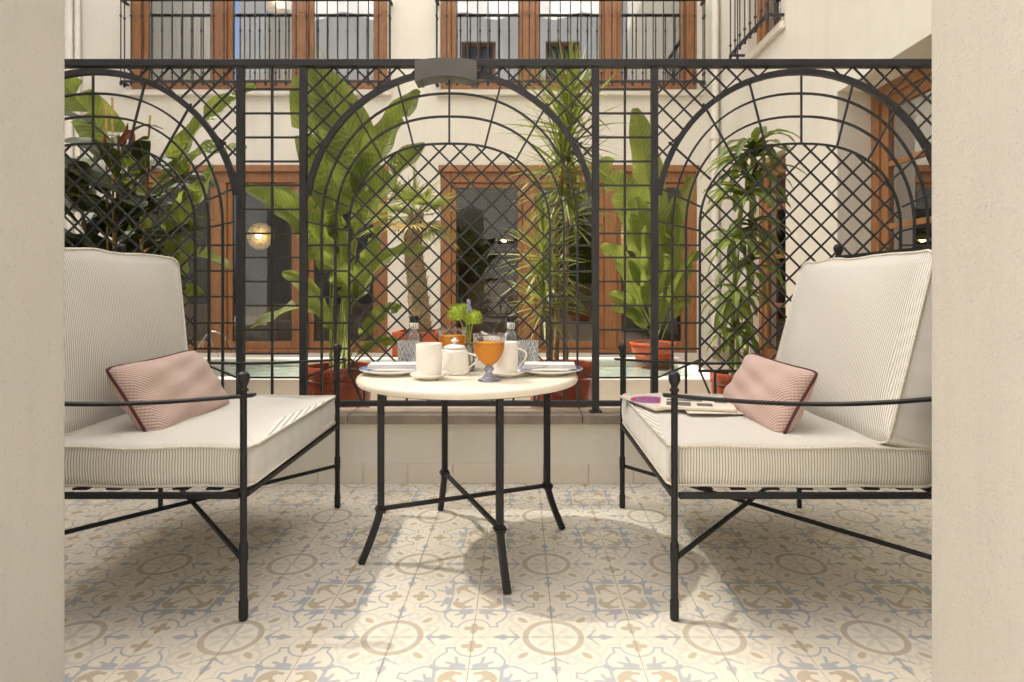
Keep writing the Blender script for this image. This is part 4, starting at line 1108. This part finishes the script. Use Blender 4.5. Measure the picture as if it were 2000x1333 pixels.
def blade(name, mid, width, m, parent, nrm=(0, -1, .25), fold=.25, n=22, mside=5, prof=None, tears=(), wave=.012, seed=0, droop=.0, petiole=None, ridge=0):
    """leaf with a curved midrib (Catmull-Rom through mid)"""
    P = [Vector(p) for p in mid]; rg = random.Random(seed)
    def cr(t):
        k = min(int(t * (len(P) - 1)), len(P) - 2); u = t * (len(P) - 1) - k
        p0, p1, p2, p3 = P[max(k - 1, 0)], P[k], P[k + 1], P[min(k + 2, len(P) - 1)]
        return .5 * ((2 * p1) + (p2 - p0) * u + (2 * p0 - 5 * p1 + 4 * p2 - p3) * u * u + (3 * p1 - p0 - 3 * p2 + p3) * u ** 3)
    prof = prof or (lambda t: max(.0, math.sin(math.pi * min(1, (t * .94 + .045)) ** .85)) ** .62)
    vs = []; fs = []; uvs = []
    nr = Vector(nrm); ph = rg.uniform(0, 6.28)
    for sd in (-1, 1):
        tt = sorted([q[0] for q in tears if q[1] == sd]); gap = {q[0]: q[2] for q in tears if q[1] == sd}
        edges = [0] + tt + [1]
        for a, b_ in zip(edges, edges[1:]):
            m_ = max(3, int(n * (b_ - a)) + 1); base = len(vs)
            sh = rg.uniform(-.15, .25) if len(edges) > 2 else 0
            for i in range(m_ + 1):
                t0 = a + (b_ - a) * i / m_
                for j in range(mside + 1):
                    v = j / mside
                    tl = t0
                    ga = gap.get(a, 0) if a > 0 else 0; gb = gap.get(b_, 0) if b_ < 1 else 0
                    cen = (a + b_) / 2; hw = (b_ - a) / 2
                    tl = t0 + v * (ga * (1 - i / m_) - gb * (i / m_)) 
                    c = cr(t0); d = (cr(min(1, t0 + .02)) - cr(max(0, t0 - .02))).normalized()
                    s0 = d.cross(nr); s0 = s0.normalized(); n0 = s0.cross(d).normalized()
                    along = (tl - t0) * (P[-1] - P[0]).length
                    w_ = width / 2 * prof(t0) * v
                    z = fold * w_ * (1 - .0 * v) - droop * w_ * v - sh * w_ * v * .6
                    z += wave * v * v * math.sin(t0 * 21 + ph + sd) * min(1, prof(t0) * 1.2)
                    if ridge: z += ridge * math.sin(2 * math.pi * 24 * (t0 - .12 * v)) * math.sin(math.pi * min(1, v * 1.1 + .05)) * min(1, 2 * prof(t0))
                    vs.append(c + s0 * sd * w_ + n0 * z + d * (along + .10 * w_)); uvs.append((sd * v, t0))
            for i in range(m_):
                for j in range(mside):
                    q = (base + i * (mside + 1) + j, base + (i + 1) * (mside + 1) + j, base + (i + 1) * (mside + 1) + j + 1, base + i * (mside + 1) + j + 1)
                    fs.append(q if sd > 0 else q[::-1])
    mb = MB().add(vs, fs); o = mb.build(name, m, parent, smooth=True, uvs=uvs)
    L = [cr(i / 14) - nr.normalized() * .001 for i in range(15)]
    wr = max(.0022, width * .018)
    if petiole:
        pts = [Vector(p) for p in petiole] + [L[0]]
        MB().tube(pts, [wr * 1.7 - wr * .4 * i / len(pts) for i in range(len(pts))], 7).build('stalk', M['stalk'], o, smooth=True)
    MB().tube(L, [wr * 1.25 * (1 - .85 * i / 14) for i in range(15)], 6).build('midrib', M['stalk'], o, smooth=True)
    return o

def strelitzia(label, base, leaves, grp='bird of paradise plants'):
    t = thing('bird_of_paradise_plant', label, 'plant', base, grp)
    rg = random.Random(len(label))
    for k, L in enumerate(leaves):
        pts, wd, Ys, kw = L
        mid = [W(px, py, y) for (px, py), y in zip(pts, Ys)]
        y0 = Ys[0]; b0 = base + Vector((rg.uniform(-.05, .05), rg.uniform(-.05, .05), -.02))
        pet = [b0, b0.lerp(mid[0], .45) + Vector((0, 0, .08 * (mid[0] - b0).length))]
        ww = wd * Ys[len(Ys) // 2] / FPX * .86
        nt_ = kw.get('tears')
        if nt_ is None:
            nt_ = [(rg.uniform(.25, .85), rg.choice((-1, 1)), rg.uniform(.02, .05)) for _ in range(rg.choice((1, 2, 3)))]
        blade('leaf', mid, ww, M[kw.get('m', 'paddle')], t, kw.get('n', (rg.uniform(-.25, .25), -1, .3)), kw.get('fold', .42), tears=nt_, seed=k * 7 + len(label), petiole=pet, wave=kw.get('wave', .014), n=96, ridge=.0042)
    return t
Z = lambda a, b_, c=None: (a, (a + b_) / 2 if c is None else c, b_)
strelitzia('tall bird of paradise plant in the pot left of the table', q1, [
    ([(660, 425), (628, 300), (585, 150)], 108, Z(3.25, 3.45), {'tears': [(.62, -1, .03)], 'n': (.35, -1, .2)}),
    ([(706, 395), (680, 262), (612, 130)], 118, Z(3.22, 3.35), {'tears': [(.35, 1, .02)], 'n': (.1, -1, .2)}),
    ([(700, 385), (752, 278), (820, 178)], 84, Z(3.2, 3.1), {'tears': [(.72, 1, .03)], 'n': (-.5, -1, .2)}),
    ([(694, 455), (752, 362), (832, 283)], 74, Z(3.15, 3.0), {'n': (-.1, -1, .6)}),
    ([(645, 520), (585, 430), (480, 366)], 66, Z(3.2, 3.1), {'n': (.2, -1, .7)}),
    ([(655, 500), (610, 425), (535, 366)], 62, Z(3.3, 3.45), {'n': (.3, -1, .5)}),
    ([(652, 645), (590, 600), (488, 642)], 40, Z(3.15, 3.0), {'m': 'paddle2', 'n': (0, -.6, 1)}),
    ([(690, 590), (752, 508), (838, 487)], 52, Z(3.1, 3.0), {'n': (0, -.8, .8)}),
    ([(640, 620), (600, 560), (552, 532)], 36, Z(3.3, 3.4), {'m': 'paddle2'}),
    ([(705, 660), (745, 612), (785, 600)], 34, Z(3.15, 3.05), {}),
    ([(690, 590), (655, 530), (596, 498)], 54, Z(3.1, 3.0), {'m': 'paddle2', 'n': (.1, -.9, .6)}),
    ([(676, 560), (668, 470), (640, 400)], 50, Z(3.3, 3.35), {}),
    ([(700, 690), (745, 668), (795, 672)], 26, Z(3.1, 3.0), {}),
    ([(690, 560), (724, 500), (740, 440)], 40, Z(3.35, 3.4), {}),
])
strelitzia('bird of paradise plant with arching leaves behind the rubber plant', q6, [
    ([(262, 350), (190, 240), (112, 150)], 92, Z(3.5, 3.5), {'n': (.3, -1, .2), 'tears': [(.6, -1, .05), (.75, 1, .04)]}),
    ([(310, 380), (388, 250), (500, 168)], 58, Z(3.5, 3.3), {'n': (-.2, -1, .4), 'tears': [(.55, -1, .05), (.8, 1, .06)]}),
    ([(330, 400), (385, 305), (482, 290)], 52, Z(3.5, 3.35), {'n': (0, -.8, .7), 'tears': [(.5, 1, .06), (.75, -1, .05)]}),
    ([(330, 520), (372, 420), (420, 325)], 66, Z(3.45, 3.3), {'m': 'paddle2', 'n': (-.3, -1, .3)}),
    ([(335, 560), (380, 500), (448, 524)], 44, Z(3.4, 3.2), {'m': 'paddle2', 'n': (0, -.5, 1)}),
    ([(320, 470), (365, 400), (400, 345)], 48, Z(3.6, 3.6), {}),
    ([(330, 600), (360, 520), (385, 465)], 42, Z(3.5, 3.45), {'m': 'paddle2'}),
    ([(280, 480), (262, 380), (235, 290)], 60, Z(3.6, 3.7), {}),
    ([(270, 560), (215, 520), (160, 520)], 50, Z(3.5, 3.4), {}),
    ([(345, 610), (372, 570), (398, 575)], 30, Z(3.4, 3.3), {'m': 'paddle2'}),
])
strelitzia('bright green bird of paradise plant in the orange pot by the pool', q4, [
    ([(1284, 470), (1262, 340), (1240, 212)], 74, Z(4.85, 4.95), {'m': 'paddle2', 'n': (.2, -1, .2), 'tears': [(.3, -1, .03)]}),
    ([(1268, 520), (1225, 400), (1170, 312)], 82, Z(4.8, 4.7), {'n': (.2, -1, .3)}),
    ([(1290, 520), (1318, 430), (1352, 345)], 52, Z(4.9, 5.0), {'m': 'paddle2', 'n': (-.4, -1, .2)}),
    ([(1262, 560), (1258, 480), (1240, 385)], 76, Z(4.7, 4.6), {'m': 'paddle2'}),
    ([(1255, 600), (1215, 520), (1172, 482)], 62, Z(4.75, 4.6), {'m': 'paddle2', 'n': (.2, -.9, .6)}),
    ([(1268, 600), (1272, 520), (1262, 440)], 56, Z(4.65, 4.55), {'m': 'paddle2'}),
    ([(1295, 560), (1312, 490), (1320, 400)], 48, Z(4.8, 4.8), {}),
    ([(1250, 625), (1222, 590), (1188, 575)], 36, Z(4.7, 4.6), {'m': 'paddle2'}),
    ([(1262, 640), (1230, 610), (1192, 600)], 30, Z(4.7, 4.6), {'m': 'paddle2'}),
    ([(1305, 600), (1330, 540), (1362, 490)], 36, Z(4.85, 4.8), {}),
    ([(1310, 620), (1335, 590), (1348, 582)], 28, Z(4.8, 4.8), {'m': 'paddle2'}),
    ([(1280, 640), (1290, 600), (1296, 570)], 30, Z(4.6, 4.5), {'m': 'paddle2'}),
])

# ---- rubber plant with bamboo stakes
t = thing('rubber_plant', 'dark glossy rubber plant tied to bamboo stakes on the left', 'plant', q0)
rg = random.Random(21)
stems = [[W(225, 740, 3.28), W(222, 560, 3.27), W(228, 420, 3.26), W(232, 265, 3.26)], [W(250, 740, 3.32), W(262, 600, 3.34), W(280, 450, 3.36), W(290, 330, 3.36)], [W(215, 740, 3.34), W(190, 580, 3.36), (W(165, 440, 3.38)), W(150, 330, 3.38)]]
for s in stems: MB().tube(s, [.012, .010, .008, .006], 8).build('stem', M['bark'], t, smooth=True)
def along(s, q):
    k = min(int(q * (len(s) - 1)), len(s) - 2); return s[k].lerp(s[k + 1], q * (len(s) - 1) - k)
eg = lambda u: max(0, math.sin(math.pi * min(1, u * .96 + .03))) ** .75
for si, s in enumerate(stems):
    n = (30, 22, 24)[si]
    for i in range(n):
        q = .12 + .88 * (i + .5) / n; p = along(s, q); a = i * 2.4 + si; up = .15 + .5 * q + rg.uniform(-.3, .25); 
        d = Vector((math.cos(a), math.sin(a) * .8, up)).normalized(); L = rg.uniform(.25, .38) * (1.05 if q < .9 else .8)
        st = p + d * .035; e = st + d * L; mid = [st, st.lerp(e, .5) + Vector((0, 0, .02)), e + Vector((0, 0, -.05 * rg.random() - .02))]
        nrm = Vector((0, 0, 1)) * 1.0 - d * .5 + Vector((rg.uniform(-.4, .4), -.5 + rg.uniform(-.3, .3), 0))
        blade('leaf', mid, L * rg.uniform(.42, .50), M['ficus'], t, nrm, .18, 12, 3, eg, (), .003, i * 3 + si, .05, [p])
for a, b_ in ((W(205, 300, 3.25), W(205, 262, 3.25)), (W(238, 300, 3.25), W(250, 240, 3.24))):
    MB().tube([a, a.lerp(b_, .4), a.lerp(b_, .8), b_], [.008, .012, .008, .001], 8).build('red_sheath', M['ficus_red'], t, smooth=True)
blade('leaf', [W(232, 285, 3.24), W(252, 262, 3.23), W(262, 282, 3.22)], .05, M['ficus_red'], t, (0, -1, .2), .2, 10, 3, eg, (), .002, 5)
bt = thing('bamboo_stakes', 'thin bamboo stakes standing among the rubber plant stems', 'stakes', q0)
for (x0, y0, x1, y1, Y) in ((224, 740, 219, 193, 3.255), (212, 740, 207, 205, 3.275), (262, 740, 293, 228, 3.33), (285, 720, 275, 470, 3.2)):
    a, b_ = W(x0, y0, Y), W(x1, y1, Y); nseg = 9; pl = []; rr = []
    for i in range(nseg + 1):
        p = a.lerp(b_, i / nseg)
        pl += [p, p + (b_ - a).normalized() * .006]; rr += [.0062, .0052]
    MB().tube(pl, rr, 7).build('stake', M['bamboo'], bt, smooth=True)
MB().tube([W(219 + 9 * math.cos(k), 266 + 3 * math.sin(k), 3.235 + .02 * math.sin(k)) for k in [i * .524 for i in range(12)]], .004, 6, True).build('white_tie', M['white'], bt)

# ---- thin strap leaf helper for joined crowns
def ribbon(mb, uv, p, d, L, w_, sag, n=7, twist=0, up=Vector((0, 0, 1)), cup=.3):
    d = d.normalized(); s = d.cross(up); s = s.normalized() if s.length > 1e-3 else Vector((1, 0, 0))
    nn = s.cross(d); s = (s * math.cos(twist) + nn * math.sin(twist)).normalized()
    vs = []; pts = []
    c = p.copy(); dd = d.copy()
    for i in range(n + 1):
        q = i / n; pts.append(c.copy()); c = c + dd * (L / n); dd = (dd + Vector((0, 0, -1)) * (sag * (.4 + q) / n)).normalized()
    o = len(mb.v)
    for i, c in enumerate(pts):
        q = i / n; ww = w_ / 2 * (min(1, .35 + q * 4) * (1 - q ** 2.2)) + .0004
        mb.v += [c - s * ww + nn * ww * cup, c, c + s * ww + nn * ww * cup]; uv += [(-1, q), (0, q), (1, q)]
    for i in range(n):
        for k in (0, 1): a = o + i * 3 + k; mb.f.append((a, a + 3, a + 4, a + 1))
def rosette(name, c, n, L, w_, m, parent, seed, el=(-35, 85), sag=(.2, 1.0), stuff=True, axis=Vector((0, 0, 1)), core=.10):
    mb = MB(); uv = []; rg = random.Random(seed)
    for i in range(n):
        a = i * 2.39996 + rg.uniform(-.2, .2); q = (i + .5) / n; e = R(el[0] + (el[1] - el[0]) * q + rg.uniform(-12, 12))
        d = Vector((math.cos(a) * math.cos(e), math.sin(a) * math.cos(e), math.sin(e))) + (axis - Vector((0, 0, 1))) * .5
        ribbon(mb, uv, c + axis * (core * (q - .5)), d, L * rg.uniform(.75, 1.1), w_ * rg.uniform(.8, 1.15), rg.uniform(*sag), 7, rg.uniform(-.6, .6))
    o = mb.build(name, m, parent, smooth=True, uvs=uv)
    if stuff: o['kind'] = 'stuff'
    return o
# ---- dragon tree (thin spiky leaves) right of the table
t = thing('dragon_tree', 'spiky dragon tree with thin leaves on tall pale canes right of the table', 'plant', q3)
canes = [([W(1086, 715, 3.2), W(1090, 560, 3.2), W(1085, 440, 3.2), W(1098, 340, 3.2)], .016), ([W(1105, 715, 3.22), W(1106, 540, 3.22), W(1108, 420, 3.22), W(1112, 260, 3.22)], .0125),
         ([W(1072, 715, 3.16), W(1066, 650, 3.14), W(1062, 590, 3.12)], .010), ([W(1078, 715, 3.25), W(1076, 620, 3.26), W(1075, 500, 3.27)], .009)]
for pl, r in canes:
    fine = []
    for i in range(25):
        q = i / 24; k = min(int(q * (len(pl) - 1)), len(pl) - 2); fine.append(pl[k].lerp(pl[k + 1], q * (len(pl) - 1) - k) + Vector((random.uniform(-.003, .003), 0, 0)))
    MB().tube(fine, [r * (1 + .08 * math.sin(i * 2.1)) * (1 - .25 * i / 24) for i in range(25)], 9).build('cane', M['bark'], t, smooth=True)
for k, (px, py, Y, n, L, w_, co) in enumerate(((1112, 262, 3.22, 120, .38, .015, .26), (1098, 340, 3.2, 90, .38, .014, .20), (1120, 420, 3.25, 46, .26, .014, .12), (1060, 500, 3.15, 70, .30, .015, .14),
                                               (1062, 590, 3.12, 60, .26, .014, .12), (1075, 540, 3.27, 40, .26, .014, .10), (1118, 185, 3.22, 60, .24, .016, .10))):
    rosette('leaf_head', W(px, py, Y), n, L, w_, M['spike'], t, 30 + k, (-40, 88), (.15, .9), core=co)
# ---- corn plant (broad strap leaves) behind the right armchair
t = thing('corn_plant', 'leafy corn plant with drooping strap leaves near the right armchair', 'plant', q5)
cn = [([W(1428, 735, 3.35), W(1432, 600, 3.35), W(1440, 480, 3.35), W(1448, 400, 3.35)], .014), ([W(1455, 735, 3.38), W(1462, 560, 3.38), W(1468, 420, 3.38), W(1472, 310, 3.38)], .015), ([W(1440, 735, 3.3), W(1442, 650, 3.28), W(1438, 590, 3.26)], .012)]
for pl, r in cn: MB().tube(pl, r, 9).build('cane', M['stalk'], t, smooth=True)
rg = random.Random(77); sp_ = lambda u: (min(1, .45 + u * 2.2) * max(0, 1 - u ** 2.6)) ** .9
hd = [(1472, 300, 3.38, 26, .30), (1468, 350, 3.38, 14, .30), (1448, 390, 3.35, 20, .28), (1440, 470, 3.35, 16, .26), (1438, 580, 3.26, 18, .24), (1462, 520, 3.38, 12, .26), (1436, 650, 3.3, 12, .22), (1466, 440, 3.36, 12, .26)]
for k, (px, py, Y, n, L) in enumerate(hd):
    for i in range(n):
        a = i * 2.4 + k; e = rg.uniform(.0, 1.1) if k < 3 else rg.uniform(-.4, .7); d = Vector((math.cos(a) * math.cos(e), math.sin(a) * math.cos(e), math.sin(e))); LL = L * rg.uniform(.75, 1.15)
        c = W(px, py, Y) + Vector((0, 0, .07 * (i / n - .5))); pts = [c]; dd = d.copy(); sg = rg.uniform(1.1, 2.2)
        for j in range(4): pts.append(pts[-1] + dd * (LL / 4)); dd = (dd + Vector((0, 0, -1)) * sg * .33).normalized()
        blade('leaf', pts, rg.uniform(.046, .066), M['strap'], t, Vector((rg.uniform(-.3, .3), -.3, 1)) + d * .3, .3, 8, 1, sp_, (), .004, i + 40 * k)
# ---- fan palm in the square planter
t = thing('fan_palm', 'shaggy fan palm growing from the square red planter', 'plant', (pc.x, pc.y, .46))
tk = MB(); pl = [W(822, 655, 5.3), W(815, 560, 5.3), W(806, 480, 5.3), W(812, 420, 5.3)]
tk.tube(pl, [.10, .085, .08, .07], 12)
rg = random.Random(3)
for i in range(330):
    q = rg.random(); k = min(int(q * 3), 2); c = pl[k].lerp(pl[k + 1], q * 3 - k); a = rg.uniform(0, 6.28); r = .098 - .03 * q
    d = Vector((math.cos(a), math.sin(a), 0)); sd = Vector((-d.y, d.x, 0)); p = c + d * (r * .8); L = rg.uniform(.04, .085); w_ = rg.uniform(.012, .022)
    tp = p + d * rg.uniform(.012, .04) + Vector((0, 0, L)) + sd * rg.uniform(-.012, .012)
    tk.add([p - sd * w_, p + sd * w_, tp, p + d * .014], [(0, 1, 3), (1, 2, 3), (2, 0, 3)])
tk.build('trunk', M['bark'], t)
hairs = MB(); huv = []
for i in range(90):
    q = rg.random(); k = min(int(q * 3), 2); c = pl[k].lerp(pl[k + 1], q * 3 - k); a = rg.uniform(0, 6.28); d = Vector((math.cos(a), math.sin(a), rg.uniform(-.2, .5)))
    ribbon(hairs, huv, c + d * .07, d, rg.uniform(.08, .14), .006, 1.4, 4)
hh = hairs.build('trunk_fibre', M['bark'], t, uvs=huv); hh['kind'] = 'stuff'
for i in range(22):
    a = i * 2.4; e = R(rg.uniform(-30, 75)) if i > 5 else R(rg.uniform(-45, -10)); d = Vector((math.cos(a) * math.cos(e), math.sin(a) * math.cos(e), math.sin(e))); c0 = W(812, 425, 5.3)
    hub = c0 + d * rg.uniform(.16, .30); mb = MB(); uv = []
    up = Vector((0, 0, 1)) if abs(d.z) < .9 else Vector((1, 0, 0)); s = d.cross(up).normalized(); nn = s.cross(d)
    for k in range(19):
        f = (k / 18 - .5) * R(210); dr = d * math.cos(f) + s * math.sin(f)
        ribbon(mb, uv, hub, dr + nn * .1, rg.uniform(.22, .30), .016, rg.uniform(.3, 1.2), 5, 0, nn, .5)
    fr = mb.build('fan_leaf', M['fan'] if i > 3 else M['dryfan'], t, smooth=True, uvs=uv)
    MB().tube([c0, c0.lerp(hub, .5) + Vector((0, 0, .01)), hub], .006, 6).build('leaf_stalk', M['stalk'], fr, smooth=True)

# ================================================================== lamps and furniture behind the glass
def disc_lamp(label, px, py, Y, r=.195):
    c = W(px, py, Y); t = thing('disc_wall_lamp', label, 'lamp', c, 'round mottled wall lamps')
    m4 = Matrix.Translation(c) @ Matrix.Rotation(R(90), 4, 'X')
    mb = MB().lathe([(0, -.02), (r * .9, -.012), (r, 0), (r * .97, .012), (r * .55, .016), (0, .018)], (0, 0, 0), 40); mb.v = [m4 @ v for v in mb.v]; mb.build('disc', M['disc'], t, smooth='auto')
    mb = MB().lathe([(0, .018), (.035, .018), (.035, .04), (0, .04)], (0, 0, 0), 20); mb.v = [m4 @ v for v in mb.v]; mb.build('socket', M['steel'], t)
    MB().ball(c + Vector((0, -.07, 0)), .038, 16).build('bulb', M['bulb'], t, smooth=True)
    return t
disc_lamp('lit mottled disc lamp behind the lower left french window', 509, 462, FY + .95)
disc_lamp('lit mottled disc lamp behind the lower right french window, beside the bird of paradise', 1203, 462, FY + .95)
disc_lamp('mottled disc lamp at the top edge behind the upper left window', 543, 3, FY + .9)
disc_lamp('mottled disc lamp at the top edge behind the upper right window', 1180, 5, FY + .9)
c = W(985, 470, FY + 1.2); t = thing('pendant_lamp', 'lit dome pendant lamp in the dark room behind the lattice', 'lamp', c)
MB().lathe([(.012, .10), (.05, .085), (.12, .03), (.14, 0), (.135, 0), (.11, .03), (.045, .075), (0, .08)], c, 28).build('shade', M['disc'], t, smooth=True)
MB().ball(c + Vector((0, 0, .025)), .05, 14).build('bulb', M['bulb'], t, smooth=True)
MB().tube([c + Vector((0, 0, .09)), c + Vector((0, 0, LZ1 + .25 - c.z))], .005, 6).build('cord', M['cord'], t)
sb = thing('sideboard', 'long brown wooden sideboard behind the lower left french window', 'sideboard', ((G[0][0] + G[0][1]) / 2, FY + .72, LZ0))
MB().b2(G[0][0] + .1, G[0][1] - .05, FY + .55, FY + .92, LZ0 - .03, fz(598)).build('carcass', M['wood2'], sb, bevel=.006)
for k in range(6):
    x0 = G[0][0] + .12 + k * .505; MB().b2(x0, x0 + .495, FY + .535, FY + .549, LZ0 + .04, fz(604)).build('door', M['wood2'], sb, bevel=.004)
ct = thing('bar_counter', 'dark bar counter inside the room behind the lower right french window', 'counter', (.6, FY + 1.7, LZ0))
MB().b2(G[1][0] + .2, G[1][1] - .2, FY + 1.5, FY + 1.9, LZ0 - .03, .95).build('counter_body', M['wood2'], ct, bevel=.01)
for k in range(7):
    c = Vector((-.02 + k * .075, FY + 1.62, .951)); o = thing('white_cup', ('leftmost', 'second from left', 'third from left', 'middle', 'fifth from left', 'sixth from left', 'rightmost')[k] + ' small white cup in the row on the bar counter', 'cup', c, 'cups in a row on the bar counter')
    MB().lathe([(0, 0), (.02, 0), (.034, .03), (.036, .06), (.033, .06), (.031, .03), (.0, .006)], c, 16).build('cup_body', M['china'], o, smooth=True)
